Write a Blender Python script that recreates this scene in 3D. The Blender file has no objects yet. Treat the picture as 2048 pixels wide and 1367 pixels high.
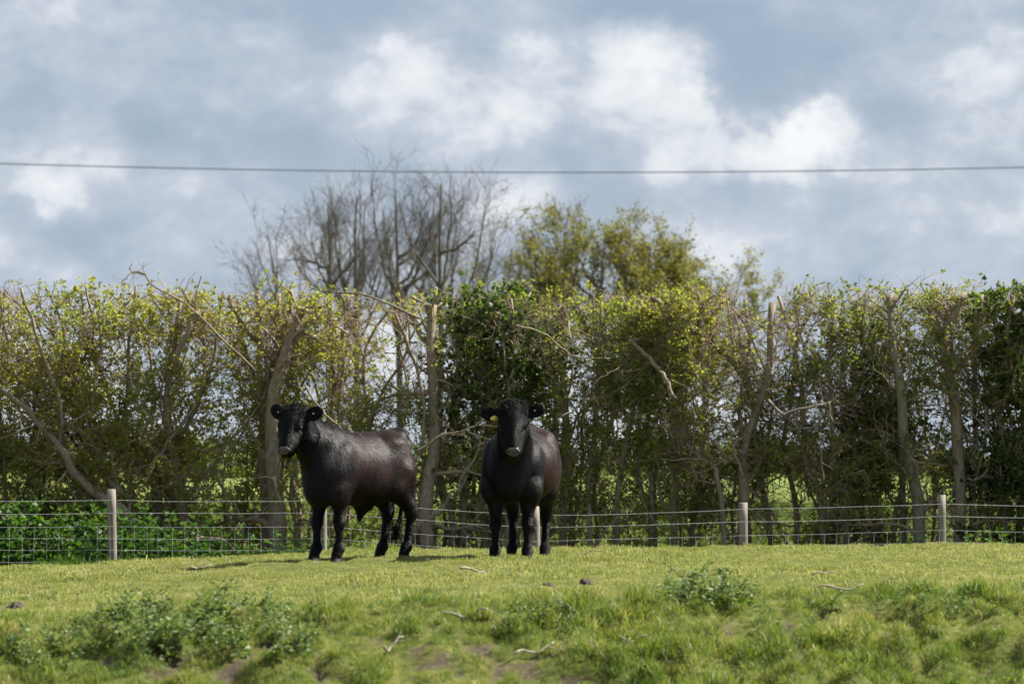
import bpy, math, random
import numpy as np
from mathutils import Vector, Matrix
R_ = math.radians
scene = bpy.context.scene
COL = scene.collection
rng = np.random.default_rng(7)

# ------------------------------------------------------------------ camera, sky, sun, exposure
FPX, HOR, ZC = 7175.0, 930.0, 0.90          # focal length in photo pixels, horizon row, eye height above the field
cam_d = bpy.data.cameras.new('camera'); cam = bpy.data.objects.new('camera', cam_d); COL.objects.link(cam)
cam.location = (0, 0, ZC)
cam_d.sensor_width = 36.0; cam_d.lens = 36.0 * FPX / 2048.0
cam.rotation_euler = (R_(90) + math.atan((HOR - 683.5) / FPX), 0, 0)
cam_d.clip_start = 0.5; cam_d.clip_end = 6000
cam_d.dof.use_dof = True; cam_d.dof.focus_distance = 34.8; cam_d.dof.aperture_fstop = 3.3
scene.camera = cam

SUN_EL, SUN_AZ = 50.0, 76.0                  # azimuth clockwise from the viewing direction (+y)
sun_dir = Vector((math.sin(R_(SUN_AZ)) * math.cos(R_(SUN_EL)), math.cos(R_(SUN_AZ)) * math.cos(R_(SUN_EL)), math.sin(R_(SUN_EL))))
sd = bpy.data.lights.new('sun', 'SUN'); sun = bpy.data.objects.new('sun', sd); COL.objects.link(sun)
sd.energy = 5.0; sd.angle = R_(0.6); sd.color = (1.0, 0.95, 0.86)
sun.rotation_euler = (-sun_dir).to_track_quat('-Z', 'Y').to_euler()
sun.location = sun_dir * 50

def nd(nt, typ, ins=None, **props):
    n = nt.nodes.new(typ)
    for k, v in props.items(): setattr(n, k, v)
    for k, v in (ins or {}).items():
        if hasattr(v, 'is_output') and v.is_output: nt.links.new(v, n.inputs[k])
        else: n.inputs[k].default_value = v
    return n
def mth(nt, op, a, b=0.0, c=None):
    ins = {0: a, 1: b}
    if c is not None: ins[2] = c
    return nd(nt, 'ShaderNodeMath', ins, operation=op).outputs[0]
def ramp(nt, fac, stops):
    r = nd(nt, 'ShaderNodeValToRGB', {0: fac}); e = r.color_ramp.elements
    while len(e) < len(stops): e.new(0.5)
    for i, (p, c) in enumerate(stops):
        e[i].position = p; e[i].color = (c[0], c[1], c[2], 1)
    return r.outputs[0]
def noise(nt, vec, scale, detail=4.0, rough=0.55, dist=0.0, out=0):
    return nd(nt, 'ShaderNodeTexNoise', {'Vector': vec, 'Scale': scale, 'Detail': detail, 'Roughness': rough, 'Distortion': dist}).outputs[out]
def mixc(nt, f, a, b, blend='MIX'):
    m = nd(nt, 'ShaderNodeMix', data_type='RGBA', blend_type=blend)
    for i, v in ((0, f), (6, a), (7, b)):
        if hasattr(v, 'is_output') and v.is_output: nt.links.new(v, m.inputs[i])
        else: m.inputs[i].default_value = v if i == 0 else (*v, 1)
    return m.outputs[2]

world = bpy.data.worlds.new('World'); scene.world = world; world.use_nodes = True
nt = world.node_tree; nt.nodes.clear()
SKY_STR = 0.06; EXPO = 1.38
tc = nd(nt, 'ShaderNodeTexCoord').outputs['Generated']
sky = nd(nt, 'ShaderNodeTexSky', sky_type='NISHITA', sun_disc=False, sun_elevation=R_(SUN_EL), sun_rotation=R_(SUN_AZ), air_density=1.0, dust_density=1.2, ozone_density=1.5).outputs[0]
wob = nd(nt, 'ShaderNodeTexNoise', {'Vector': tc, 'Scale': 26.0, 'Detail': 5.0, 'Roughness': 0.58})
wv = nd(nt, 'ShaderNodeVectorMath', {0: wob.outputs['Color'], 1: (0.5, 0.5, 0.5)}, operation='SUBTRACT').outputs[0]
wv = nd(nt, 'ShaderNodeVectorMath', {0: wv, 'Scale': 0.050}, operation='SCALE').outputs[0]
dirw = nd(nt, 'ShaderNodeVectorMath', {0: tc, 1: wv}, operation='ADD').outputs[0]
flat = nd(nt, 'ShaderNodeVectorMath', {0: tc, 1: (1.0, 1.0, 1.55)}, operation='MULTIPLY').outputs[0]
n1 = noise(nt, flat, 17.0, 7.0, 0.52, 0.25)
n2 = noise(nt, flat, 48.0, 6.0, 0.55, 0.2)
n3 = noise(nt, flat, 130.0, 5.0, .6, .3)
acc = mth(nt, 'ADD', mth(nt, 'ADD', mth(nt, 'MULTIPLY', mth(nt, 'SUBTRACT', n1, 0.5), 1.5), mth(nt, 'MULTIPLY', mth(nt, 'SUBTRACT', n3, 0.5), 0.32)), mth(nt, 'MULTIPLY', mth(nt, 'SUBTRACT', n2, 0.5), 0.85))
for px, py, rx, ry, am in [(1010, 150, 330, 150, .42), (1340, 240, 170, 130, .58), (1600, 285, 170, 75, .62), (1300, 100, 110, 60, .3), (330, 90, 330, 150, .15),
                           (830, 225, 240, 100, .16), (1930, 150, 210, 150, .22), (110, 290, 190, 90, .25), (1050, 390, 190, 80, .22),
                           (1860, 400, 330, 120, .16), (1560, 120, 230, 95, -.45), (700, 30, 330, 80, -.25), (330, 265, 300, 80, -.2),
                           (70, 450, 260, 80, -.3), (1330, 15, 330, 70, -.36), (420, 470, 300, 90, -.12), (1640, 520, 320, 80, .02)]:
    c = Vector(((px - 1024) / FPX, 1, (HOR - py) / FPX)).normalized()
    d = nd(nt, 'ShaderNodeVectorMath', {0: dirw, 1: tuple(c)}, operation='SUBTRACT').outputs[0]
    d = nd(nt, 'ShaderNodeVectorMath', {0: d, 1: (FPX / rx, 1.0, FPX / ry)}, operation='MULTIPLY').outputs[0]
    l = nd(nt, 'ShaderNodeVectorMath', {0: d}, operation='LENGTH').outputs['Value']
    m = nd(nt, 'ShaderNodeMapRange', {'Value': l, 'From Min': 0.25, 'From Max': 1.25, 'To Min': am, 'To Max': 0.0}, interpolation_type='SMOOTHSTEP').outputs[0]
    acc = mth(nt, 'ADD', acc, m)
lowsky = nd(nt, 'ShaderNodeMapRange', {'Value': nd(nt, 'ShaderNodeSeparateXYZ', {0: tc}).outputs[2], 'From Min': 0.0, 'From Max': 0.085, 'To Min': 0.24, 'To Max': 0.0}).outputs[0]   # paler towards the horizon all round
acc = mth(nt, 'ADD', acc, lowsky)
t = nd(nt, 'ShaderNodeMapRange', {'Value': acc, 'From Min': -0.56, 'From Max': 0.64}).outputs[0]
k = 1.17 / SKY_STR / 2 ** EXPO
cl = ramp(nt, t, [(0.0, (.255, .325, .43)), (0.36, (.355, .425, .525)), (0.60, (.475, .53, .61)), (0.74, (.62, .66, .71)), (1.0, (.80, .815, .835))])
cl = nd(nt, 'ShaderNodeVectorMath', {0: cl, 'Scale': k}, operation='SCALE').outputs[0]
cov = nd(nt, 'ShaderNodeMapRange', {'Value': t, 'From Min': 0.0, 'From Max': 0.5, 'To Min': 0.8, 'To Max': 1.0}).outputs[0]
col = mixc(nt, cov, sky, cl)
bg = nd(nt, 'ShaderNodeBackground', {'Color': col, 'Strength': SKY_STR})
nt.links.new(bg.outputs[0], nd(nt, 'ShaderNodeOutputWorld').inputs[0])

vs = scene.view_settings
vs.view_transform = 'Standard'; vs.look = 'None'; vs.gamma = 1.0; vs.exposure = EXPO; vs.use_curve_mapping = False
scene.render.engine = 'CYCLES'
scene.cycles.max_bounces = 8; scene.cycles.transparent_max_bounces = 6; scene.cycles.transmission_bounces = 6; scene.cycles.diffuse_bounces = 4

# ------------------------------------------------------------------ helpers
def at(px, py, d): return np.array([(px - 1024) / FPX * d, d, ZC + (HOR - py) / FPX * d])
def unit(v): return v / np.maximum(np.linalg.norm(v, axis=-1, keepdims=True), 1e-9)
def rand_unit(r, n): return unit(r.normal(size=(n, 3)))
def tag(o, label=None, cat=None, group=None, kind=None):
    if label: o['label'] = label
    if cat: o['category'] = cat
    if group: o['group'] = group
    if kind: o['kind'] = kind
    return o
def link(name, data, parent=None, mat=None):
    o = bpy.data.objects.new(name, data); COL.objects.link(o)
    if parent is not None: o.parent = parent
    if mat is not None and not data.materials: data.materials.append(mat)
    return o
def empty(name, loc=(0, 0, 0), rz=0.0):
    o = bpy.data.objects.new(name, None); COL.objects.link(o)
    o.location = loc; o.rotation_euler = (0, 0, rz); o.empty_display_size = 0.1
    return o
def mesh(name, V, faces, mat=None, tint=None, smooth=True, extra=None):
    """V (n,3); faces: list of int arrays (m,k)."""
    me = bpy.data.meshes.new(name)
    V = np.asarray(V, np.float32)
    faces = [np.asarray(f, np.int32) for f in faces if len(f)]
    loops = np.concatenate([f.ravel() for f in faces]) if faces else np.zeros(0, np.int32)
    tot = np.concatenate([np.full(len(f), f.shape[1], np.int32) for f in faces]) if faces else np.zeros(0, np.int32)
    me.vertices.add(len(V)); me.vertices.foreach_set('co', V.ravel())
    me.loops.add(len(loops)); me.loops.foreach_set('vertex_index', loops)
    me.polygons.add(len(tot))
    me.polygons.foreach_set('loop_start', np.concatenate([[0], np.cumsum(tot)[:-1]]).astype(np.int32) if len(tot) else tot)
    me.polygons.foreach_set('loop_total', tot)
    if smooth and len(tot): me.polygons.foreach_set('use_smooth', np.ones(len(tot), bool))
    if tint is not None:
        a = me.attributes.new('tint', 'FLOAT', 'POINT'); a.data.foreach_set('value', np.asarray(tint, np.float32))
    for nm, arr in (extra or {}).items():
        a = me.attributes.new(nm, 'FLOAT', 'POINT'); a.data.foreach_set('value', np.asarray(arr, np.float32))
    me.update(calc_edges=True)
    if mat is not None: me.materials.append(mat)
    return me
class Geo:
    def __init__(s): s.V = []; s.F = {}; s.T = []; s.n = 0
    def add(s, V, F, t=None):
        V = np.asarray(V, float).reshape(-1, 3)
        for f in (F if isinstance(F, list) else [F]):
            if len(f): s.F.setdefault(f.shape[1], []).append(f + s.n)
        s.V.append(V); s.T.append(np.full(len(V), 0.5) if t is None else np.asarray(t)); s.n += len(V)
    def mesh(s, name, mat, smooth=True):
        if not s.V: s.add(np.zeros((3, 3)), np.array([[0, 1, 2]]))
        return mesh(name, np.concatenate(s.V), [np.concatenate(f) for f in s.F.values()], mat, np.concatenate(s.T), smooth)
def tubes(P, R, K, cap=False):
    N, S, _ = P.shape
    T = np.empty_like(P); T[:, 1:-1] = P[:, 2:] - P[:, :-2]; T[:, 0] = P[:, 1] - P[:, 0]; T[:, -1] = P[:, -1] - P[:, -2]
    T = T + (P[:, -1:] - P[:, :1]) * 1e-4 + 1e-9
    T = unit(T); ov = unit(P[:, -1] - P[:, 0] + 1e-9)
    ref = np.eye(3)[np.argmin(np.abs(ov), axis=1)][:, None, :]
    U = unit(np.cross(T, ref)); W = np.cross(T, U)
    a = np.arange(K) * 2 * np.pi / K
    V = P[:, :, None, :] + R[:, :, None, None] * (np.cos(a)[None, None, :, None] * U[:, :, None, :] + np.sin(a)[None, None, :, None] * W[:, :, None, :])
    idx = np.arange(N * S * K).reshape(N, S, K); nx = np.roll(idx, -1, axis=2)
    F = [np.stack([idx[:, :-1], nx[:, :-1], nx[:, 1:], idx[:, 1:]], -1).reshape(-1, 4)]
    if cap: F += [idx[:, -1, :].reshape(-1, K), idx[:, 0, ::-1].reshape(-1, K)]
    return V.reshape(-1, 3), F
def resample(pts, S, wob=0.0, r=rng):
    """Catmull-Rom through control points -> S points."""
    p = np.asarray(pts, float); n = len(p)
    q = np.vstack([2 * p[0] - p[1], p, 2 * p[-1] - p[-2]])
    u = np.linspace(0, n - 1 - 1e-6, S); i = u.astype(int); f = (u - i)[:, None]
    a, b, c, d = q[i], q[i + 1], q[i + 2], q[i + 3]
    o = 0.5 * (2 * b + (c - a) * f + (2 * a - 5 * b + 4 * c - d) * f ** 2 + (3 * b - a - 3 * c + d) * f ** 3)
    if wob: o = o + r.normal(size=o.shape) * wob
    return o
def leaf_quads(r, P, D, L, W, fold=0.25):
    n = len(P); side = unit(np.cross(D, rand_unit(r, n))); nor = np.cross(side, D)
    mid = P + D * (L * 0.45)[:, None]
    a = mid + side * (W * .5)[:, None] + nor * (W * fold)[:, None]
    b = mid - side * (W * .5)[:, None] + nor * (W * fold)[:, None]
    tip = P + D * L[:, None] - nor * (W * .15)[:, None]
    V = np.stack([P, a, tip, b], 1).reshape(-1, 3)
    F = np.arange(n * 4).reshape(n, 4)
    return V, F
def vnoise(x, y, seed=0):
    """smooth 2-D value noise in [-1,1]"""
    r = np.random.default_rng(seed); tab = r.uniform(-1, 1, (256, 256))
    x = np.asarray(x, float); y = np.asarray(y, float)
    xi = np.floor(x).astype(int); yi = np.floor(y).astype(int); fx = x - xi; fy = y - yi
    fx = fx * fx * (3 - 2 * fx); fy = fy * fy * (3 - 2 * fy)
    g = lambda i, j: tab[i % 256, j % 256]
    return (g(xi, yi) * (1 - fx) + g(xi + 1, yi) * fx) * (1 - fy) + (g(xi, yi + 1) * (1 - fx) + g(xi + 1, yi + 1) * fx) * fy
def fbm(x, y, seed=0, o=3): return sum(vnoise(x * 2 ** i, y * 2 ** i, seed + i) * .5 ** i for i in range(o))
def sstep(x, a, b):
    t = np.clip((x - a) / (b - a), 0, 1); return t * t * (3 - 2 * t)

# ------------------------------------------------------------------ materials
def newmat(name):
    m = bpy.data.materials.new(name); m.use_nodes = True; m.node_tree.nodes.clear(); return m, m.node_tree
def outp(nt, sh): nt.links.new(sh, nd(nt, 'ShaderNodeOutputMaterial').inputs[0])
def leafy_mat(name, stops, trans=0.45, tcol=(1.5, 1.45, 0.7), rough=0.5, spec=0.3, patch=None, use_rand=False, patch_scale=0.6):
    m, nt = newmat(name)
    tint = nd(nt, 'ShaderNodeAttribute', attribute_name='tint').outputs['Fac']
    if use_rand:
        rnd = nd(nt, 'ShaderNodeObjectInfo').outputs['Random']
        tint = mth(nt, 'ADD', mth(nt, 'MULTIPLY', tint, 0.5), mth(nt, 'MULTIPLY', rnd, 0.5))
    pos = nd(nt, 'ShaderNodeNewGeometry').outputs['Position']
    big = noise(nt, pos, patch_scale, 3.0)
    f = mth(nt, 'ADD', tint, mth(nt, 'MULTIPLY', mth(nt, 'SUBTRACT', big, 0.5), 0.9))
    c = ramp(nt, f, stops)
    b = nd(nt, 'ShaderNodeBsdfPrincipled', {'Base Color': c, 'Roughness': rough, 'Specular IOR Level': spec})
    tc_ = mixc(nt, 1.0, c, tcol, 'MULTIPLY')
    tr = nd(nt, 'ShaderNodeBsdfTranslucent', {'Color': tc_})
    mx = nd(nt, 'ShaderNodeMixShader', {0: trans, 1: b.outputs[0], 2: tr.outputs[0]})
    outp(nt, mx.outputs[0]); return m
M_haw = leafy_mat('hawthorn_leaf', [(0.0, (.075, .110, .024)), (.4, (.170, .205, .038)), (.75, (.26, .265, .050)), (1.0, (.33, .29, .07))], .55, (1.45, 1.55, .8))
M_ivy = leafy_mat('ivy_leaf', [(0.0, (.010, .026, .008)), (.6, (.075, .110, .028)), (1.0, (.18, .20, .05))], .42, (1.4, 1.6, .6), .5, .3)
M_far = leafy_mat('willow_leaf', [(0.0, (.11, .12, .03)), (.6, (.19, .185, .045)), (1.0, (.26, .24, .07))], .52)
M_grass = leafy_mat('pasture_blade', [(0.0, (.11, .145, .035)), (.42, (.190, .222, .060)), (.72, (.295, .29, .115)), (1.0, (.46, .40, .24))], .45, (1.35, 1.35, .85), .5, .3, use_rand=True, patch_scale=0.9)
M_bankg = leafy_mat('bank_blade', [(0.0, (.055, .105, .020)), (.38, (.120, .178, .034)), (.68, (.205, .222, .060)), (1.0, (.46, .38, .22))], .42, (1.35, 1.4, .6), .5, .3, use_rand=True, patch_scale=1.6)
M_verge = leafy_mat('verge_blade', [(0.0, (.022, .060, .012)), (.6, (.050, .110, .018)), (1.0, (.12, .17, .03))], .45, (1.4, 1.5, .6), .5, .3, use_rand=True)
M_net = leafy_mat('nettle_leaf', [(0.0, (.060, .09, .030)), (.5, (.110, .155, .052)), (1.0, (.19, .24, .09))], .32, (1.3, 1.5, .6), .55, .3, use_rand=False)

def bark_mat(name, c0, c1, lichen=(.18, .17, .06), lf=0.35):
    m, nt = newmat(name)
    pos = nd(nt, 'ShaderNodeNewGeometry').outputs['Position']
    st = nd(nt, 'ShaderNodeVectorMath', {0: pos, 1: (1, 1, .22)}, operation='MULTIPLY').outputs[0]
    n = noise(nt, st, 42.0, 5.0, .65); n_b = noise(nt, pos, 3.2, 4.0)
    c = ramp(nt, n, [(.3, c0), (.7, c1)])
    lm = nd(nt, 'ShaderNodeMapRange', {'Value': n_b, 'From Min': .52, 'From Max': .68, 'To Max': lf}).outputs[0]
    c = mixc(nt, lm, c, lichen)
    bp = nd(nt, 'ShaderNodeBump', {'Strength': .6, 'Distance': .02, 'Height': n})
    b = nd(nt, 'ShaderNodeBsdfPrincipled', {'Base Color': c, 'Roughness': .85, 'Specular IOR Level': .2, 'Normal': bp.outputs[0]})
    outp(nt, b.outputs[0]); return m
M_bark = bark_mat('hawthorn_bark', (.135, .105, .076), (.32, .255, .19))
M_bark2 = bark_mat('pale_bark', (.13, .112, .085), (.29, .25, .195))
M_twig = bark_mat('twig_bark', (.19, .14, .098), (.42, .325, .232), lf=.3)
M_dead = bark_mat('bleached_wood', (.20, .17, .13), (.38, .33, .265), lf=.15)
M_farbark = bark_mat('ash_bark', (.06, .052, .046), (.125, .108, .094), lf=.2)

def wood_post():
    m, nt = newmat('weathered_post')
    pos = nd(nt, 'ShaderNodeTexCoord').outputs['Object']
    st = nd(nt, 'ShaderNodeVectorMath', {0: pos, 1: (1, 1, .06)}, operation='MULTIPLY').outputs[0]
    n = noise(nt, st, 70.0, 5.0, .6, .4); b_ = noise(nt, pos, 7.0, 3.0)
    c = ramp(nt, n, [(.25, (.095, .08, .068)), (.5, (.20, .172, .148)), (.8, (.30, .265, .235))])
    c = mixc(nt, nd(nt, 'ShaderNodeMapRange', {'Value': b_, 'From Min': .55, 'From Max': .75, 'To Max': .5}).outputs[0], c, (.14, .135, .09))
    bp = nd(nt, 'ShaderNodeBump', {'Strength': .7, 'Distance': .008, 'Height': n})
    outp(nt, nd(nt, 'ShaderNodeBsdfPrincipled', {'Base Color': c, 'Roughness': .85, 'Normal': bp.outputs[0]}).outputs[0]); return m
M_post = wood_post()
def simple(name, c, rough=.5, metal=0.0, spec=.5, var=.25, sc=30.0):
    m, nt = newmat(name)
    n = noise(nt, nd(nt, 'ShaderNodeTexCoord').outputs['Object'], sc, 3.0)
    cc = ramp(nt, n, [(.3, tuple(x * (1 - var) for x in c)), (.7, tuple(min(1, x * (1 + var)) for x in c))])
    outp(nt, nd(nt, 'ShaderNodeBsdfPrincipled', {'Base Color': cc, 'Roughness': rough, 'Metallic': metal, 'Specular IOR Level': spec}).outputs[0]); return m
M_wire = simple('galvanised_wire', (.36, .37, .37), .5, .2, .5, .2, 8.0)
M_cable = simple('cable_sheath', (.06, .065, .07), .6)
M_tag = simple('ear_tag_plastic', (.75, .62, .12), .4, var=.08)
M_stud = simple('ear_stud_metal', (.6, .58, .5), .4, var=.1)
M_dung = simple('dried_dung', (.055, .040, .028), .9, var=.5, sc=40)
M_bird = simple('bird_plumage', (.03, .03, .035), .7)

def ground_mat():
    m, nt = newmat('turf_and_soil')
    pos = nd(nt, 'ShaderNodeNewGeometry').outputs['Position']
    soil = nd(nt, 'ShaderNodeAttribute', attribute_name='soil').outputs['Fac']
    far = nd(nt, 'ShaderNodeAttribute', attribute_name='far').outputs['Fac']
    n = noise(nt, pos, 9.0, 6.0, .65); nb = noise(nt, pos, .7, 4.0)
    g = ramp(nt, n, [(.25, (.045, .060, .014)), (.55, (.095, .105, .026)), (.8, (.19, .165, .07))])
    s = ramp(nt, noise(nt, pos, 24.0, 6.0, .7), [(.25, (.032, .025, .017)), (.55, (.075, .060, .040)), (.8, (.20, .165, .10))])
    fg = ramp(nt, nb, [(.3, (.10, .145, .03)), (.7, (.16, .19, .05))])
    c = mixc(nt, soil, g, s); c = mixc(nt, far, c, fg)
    bp = nd(nt, 'ShaderNodeBump', {'Strength': .8, 'Distance': .03, 'Height': n})
    outp(nt, nd(nt, 'ShaderNodeBsdfPrincipled', {'Base Color': c, 'Roughness': .95, 'Specular IOR Level': .1, 'Normal': bp.outputs[0]}).outputs[0]); return m
M_ground = ground_mat()

def coat_mat(name, rough, spec):
    m, nt = newmat(name)
    oc = nd(nt, 'ShaderNodeTexCoord').outputs['Object']
    st = nd(nt, 'ShaderNodeVectorMath', {0: oc, 1: (1, 1, .16)}, operation='MULTIPLY').outputs[0]
    hair = noise(nt, st, 95.0, 4.0, .6, .3); pt = noise(nt, oc, 5.0, 4.0)
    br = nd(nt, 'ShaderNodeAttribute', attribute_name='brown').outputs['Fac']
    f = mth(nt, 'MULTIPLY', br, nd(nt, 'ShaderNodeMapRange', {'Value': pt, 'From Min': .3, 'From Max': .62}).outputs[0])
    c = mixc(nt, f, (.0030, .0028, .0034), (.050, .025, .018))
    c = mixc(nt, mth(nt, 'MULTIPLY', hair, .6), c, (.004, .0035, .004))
    bp = nd(nt, 'ShaderNodeBump', {'Strength': .4, 'Distance': .01, 'Height': hair})
    outp(nt, nd(nt, 'ShaderNodeBsdfPrincipled', {'Base Color': c, 'Roughness': rough, 'Specular IOR Level': spec, 'Normal': bp.outputs[0]}).outputs[0]); return m
M_coat = coat_mat('black_brown_coat', .6, .07); M_hair = coat_mat('glossy_coat_hair', .42, .20)
M_curl = simple('curly_black_hair', (.006, .0055, .006), .6, spec=.15, var=.4)
M_nose = simple('damp_nose', (.060, .050, .050), .30, var=.3)
M_nostril = simple('dark_nostril', (.004, .003, .003), .6)
M_eye = simple('dark_eye', (.006, .004, .003), .08, spec=.6)
M_hoof = simple('grey_hoof', (.018, .015, .014), .7, spec=.2, var=.4)

# ------------------------------------------------------------------ the ground: one sheet
_LX = np.array([-400, -9, -5.57, -4.2, -2.85, -1.76, -.67, .41, 2.04, 5.57, 9, 400])
_LZ = np.array([-.30, -.24, -.176, -.133, -.068, -.012, .0, .020, .030, .066, .09, .12])
_FX = np.array([-400, -7.2, -4.69, -2.22, .27, 2.71, 5.04, 7.4, 400])          # fence line: ground dips in the middle
_FZ = -.51 - np.array([0, 0, 0, 0, 30, 18, 7, 12, 12]) / 170.8
EDX = np.array([-400, -6, -2, 1, 4, 8, 400]); EDY = np.array([23.2, 23.4, 23.6, 24.6, 26.4, 27.0, 27.0])
def edge_y(x): return np.interp(x, EDX, EDY) + .45 * vnoise(x * .8, x * 0 + 3.3, 5)
def fence_y(x): return 42.0 + 0 * x
def ground_z(x, y, fine=True):
    x = np.asarray(x, float); y = np.asarray(y, float)
    L = np.interp(x, _LX, _LZ) - .045
    z = L + .035 * np.exp(-((y - 34.5) / 3.0) ** 2)
    z = z + .018 * fbm(x * .55, y * .4, 11) * sstep(y, 24, 27)
    # behind the crest down to the fence and the hedge bottom
    zf = np.interp(x, _FX, _FZ)
    z = z + (zf - z) * sstep(y, 38.9, 42.3)
    # the next field beyond the hedge
    zb = -.42 + .40 * sstep(y, 47, 75) + .25 * vnoise(x * .02, y * .02, 21) * sstep(y, 90, 200)
    z = z + (zb - z) * sstep(y, 44, 49)
    # the bank towards the camera
    e = edge_y(x); t = np.maximum(e - y, 0)
    bank = .235 * (np.sqrt(t * t + .35 ** 2) - .35)
    z = z - np.minimum(bank, 1.75)
    lump = .065 * fbm(x * 2.1, y * 1.5, 31, 3) + .16 * np.abs(vnoise(x * 4.6, y * 3.3, 37)) - .06 + .03 * vnoise(x * 8.3, y * 6.1, 39)
    z = z + lump * sstep(t, -.5, .9) * sstep(y, 12, 17)
    z = z + 1.0 * (1 - sstep(y, 5, 13))
    return z
def soil_mask(x, y):
    e = edge_y(x); t = e - y
    hol = 1 - np.abs(vnoise(x * 4.6, y * 3.3, 37)) * 3.2          # hollows between the tussocks
    n = fbm(x * 1.1 + 9, y * 1.2, 41, 2) * .40 + hol * .60 + .30 * vnoise(x * 7, y * 6, 43)
    return sstep(n, .26, .52) * sstep(t, .1, 1.0)
def axis(segs):
    out = []
    for a, b, s in segs:
        n = max(2, int(round((b - a) / s))); out.append(np.linspace(a, b, n, endpoint=False))
    return np.concatenate(out + [[segs[-1][1]]])
gx = axis([(-3000, -300, 400), (-300, -40, 40), (-40, -9, 2.5), (-9, 9, .085), (9, 40, 2.5), (40, 300, 40), (300, 3000, 400)])
gy = axis([(-60, 5, 8), (5, 19, 1.0), (19, 27.5, .06), (27.5, 43, .14), (43, 60, .7), (60, 130, 7), (130, 500, 60), (500, 5000, 600)])
GX, GY = np.meshgrid(gx, gy, indexing='ij')
GZ = ground_z(GX, GY)
idx = np.arange(GX.size).reshape(GX.shape)
F = np.stack([idx[:-1, :-1], idx[1:, :-1], idx[1:, 1:], idx[:-1, 1:]], -1).reshape(-1, 4)
me = mesh('ground', np.stack([GX, GY, GZ], -1).reshape(-1, 3), [F], M_ground, extra={'soil': soil_mask(GX, GY).ravel(), 'far': sstep(GY, 46, 52).ravel()})
tag(link('ground', me), 'gently sloping pasture with a rough bank and a field beyond', kind='structure')

# ------------------------------------------------------------------ grass (uncountable): tufts on points
def blades(r, n, h, w, spread, lean, droop=.35):
    b = r.normal(size=(n, 2)) * spread; az = r.uniform(0, 2 * np.pi, n); hh = h * r.uniform(.55, 1.2, n)
    d = np.stack([np.cos(az), np.sin(az)], 1); ln = lean * r.uniform(.2, 1.3, n)
    base = np.concatenate([b, np.full((n, 1), -.01)], 1)
    fa = r.uniform(0, 2 * np.pi, n); sd_ = np.stack([np.cos(fa), np.sin(fa), np.zeros(n)], 1)
    mid = base.copy(); mid[:, :2] += d * (hh * ln * .4)[:, None]; mid[:, 2] += hh * .62
    tip = base.copy(); tip[:, :2] += d * (hh * ln)[:, None]; tip[:, 2] += hh * (1 - droop * ln)
    ww = w * r.uniform(.6, 1.2, n)
    V = np.stack([base - sd_ * ww[:, None] * .5, base + sd_ * ww[:, None] * .5, mid + sd_ * ww[:, None] * .42, mid - sd_ * ww[:, None] * .42, tip], 1).reshape(-1, 3)
    i = np.arange(n)[:, None] * 5
    tint = np.repeat(np.clip(r.normal(.5, .22, n), 0, 1), 5)
    return V, [i + np.array([[0, 1, 2, 3]]), i + np.array([[3, 2, 4]])], tint
def variants(name, mat, specs, seed):
    c = bpy.data.collections.new(name)
    for i, sp in enumerate(specs):
        r = np.random.default_rng(seed + i); g = Geo(); V, F, t_ = blades(r, *sp); g.add(V, F, t_)
        o = bpy.data.objects.new(name + '_%02d' % i, g.mesh(name, mat)); c.objects.link(o)
    return c
def scatter(name, P, scl, coll, nvar, seed, label, lean=.0):
    r = np.random.default_rng(seed); n = len(P)
    me = mesh(name, P, [])
    a = me.attributes.new('scl', 'FLOAT_VECTOR', 'POINT'); a.data.foreach_set('vector', np.asarray(scl, np.float32).ravel())
    rot = np.stack([r.normal(size=n) * lean, r.normal(size=n) * lean, r.uniform(0, 6.283, n)], 1)
    a = me.attributes.new('rot', 'FLOAT_VECTOR', 'POINT'); a.data.foreach_set('vector', rot.astype(np.float32).ravel())
    a = me.attributes.new('vid', 'INT', 'POINT'); a.data.foreach_set('value', r.integers(0, nvar, n).astype(np.int32))
    o = link(name, me); tag(o, label, kind='stuff')
    ng = bpy.data.node_groups.new(name, 'GeometryNodeTree')
    ng.interface.new_socket('Geometry', in_out='INPUT', socket_type='NodeSocketGeometry')
    ng.interface.new_socket('Geometry', in_out='OUTPUT', socket_type='NodeSocketGeometry')
    gi = ng.nodes.new('NodeGroupInput'); go = ng.nodes.new('NodeGroupOutput')
    ip = ng.nodes.new('GeometryNodeInstanceOnPoints'); ci = ng.nodes.new('GeometryNodeCollectionInfo')
    ci.inputs['Collection'].default_value = coll; ci.inputs['Separate Children'].default_value = True; ci.inputs['Reset Children'].default_value = True
    ip.inputs['Pick Instance'].default_value = True
    def att(nm, ty):
        k_ = ng.nodes.new('GeometryNodeInputNamedAttribute'); k_.data_type = ty; k_.inputs['Name'].default_value = nm
        return next(s for s in k_.outputs if s.enabled and s.name == 'Attribute')
    e2r = ng.nodes.new('FunctionNodeEulerToRotation')
    ng.links.new(att('rot', 'FLOAT_VECTOR'), e2r.inputs[0])
    ng.links.new(gi.outputs[0], ip.inputs['Points']); ng.links.new(ci.outputs[0], ip.inputs['Instance'])
    ng.links.new(att('vid', 'INT'), ip.inputs['Instance Index']); ng.links.new(e2r.outputs[0], ip.inputs['Rotation'])
    ng.links.new(att('scl', 'FLOAT_VECTOR'), ip.inputs['Scale']); ng.links.new(ip.outputs[0], go.inputs[0])
    md = o.modifiers.new('scatter', 'NODES'); md.node_group = ng
    return o
def pts_in(r, n, x0, x1, y0, y1, keep):
    x = r.uniform(x0, x1, n); y = r.uniform(y0, y1, n); k_ = r.uniform(size=n) < keep(x, y)
    x, y = x[k_], y[k_]; return np.stack([x, y, ground_z(x, y)], 1)
r = np.random.default_rng(3)
wedge = lambda x, y: (np.abs(x) < y * .143 + 1.6)
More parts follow.
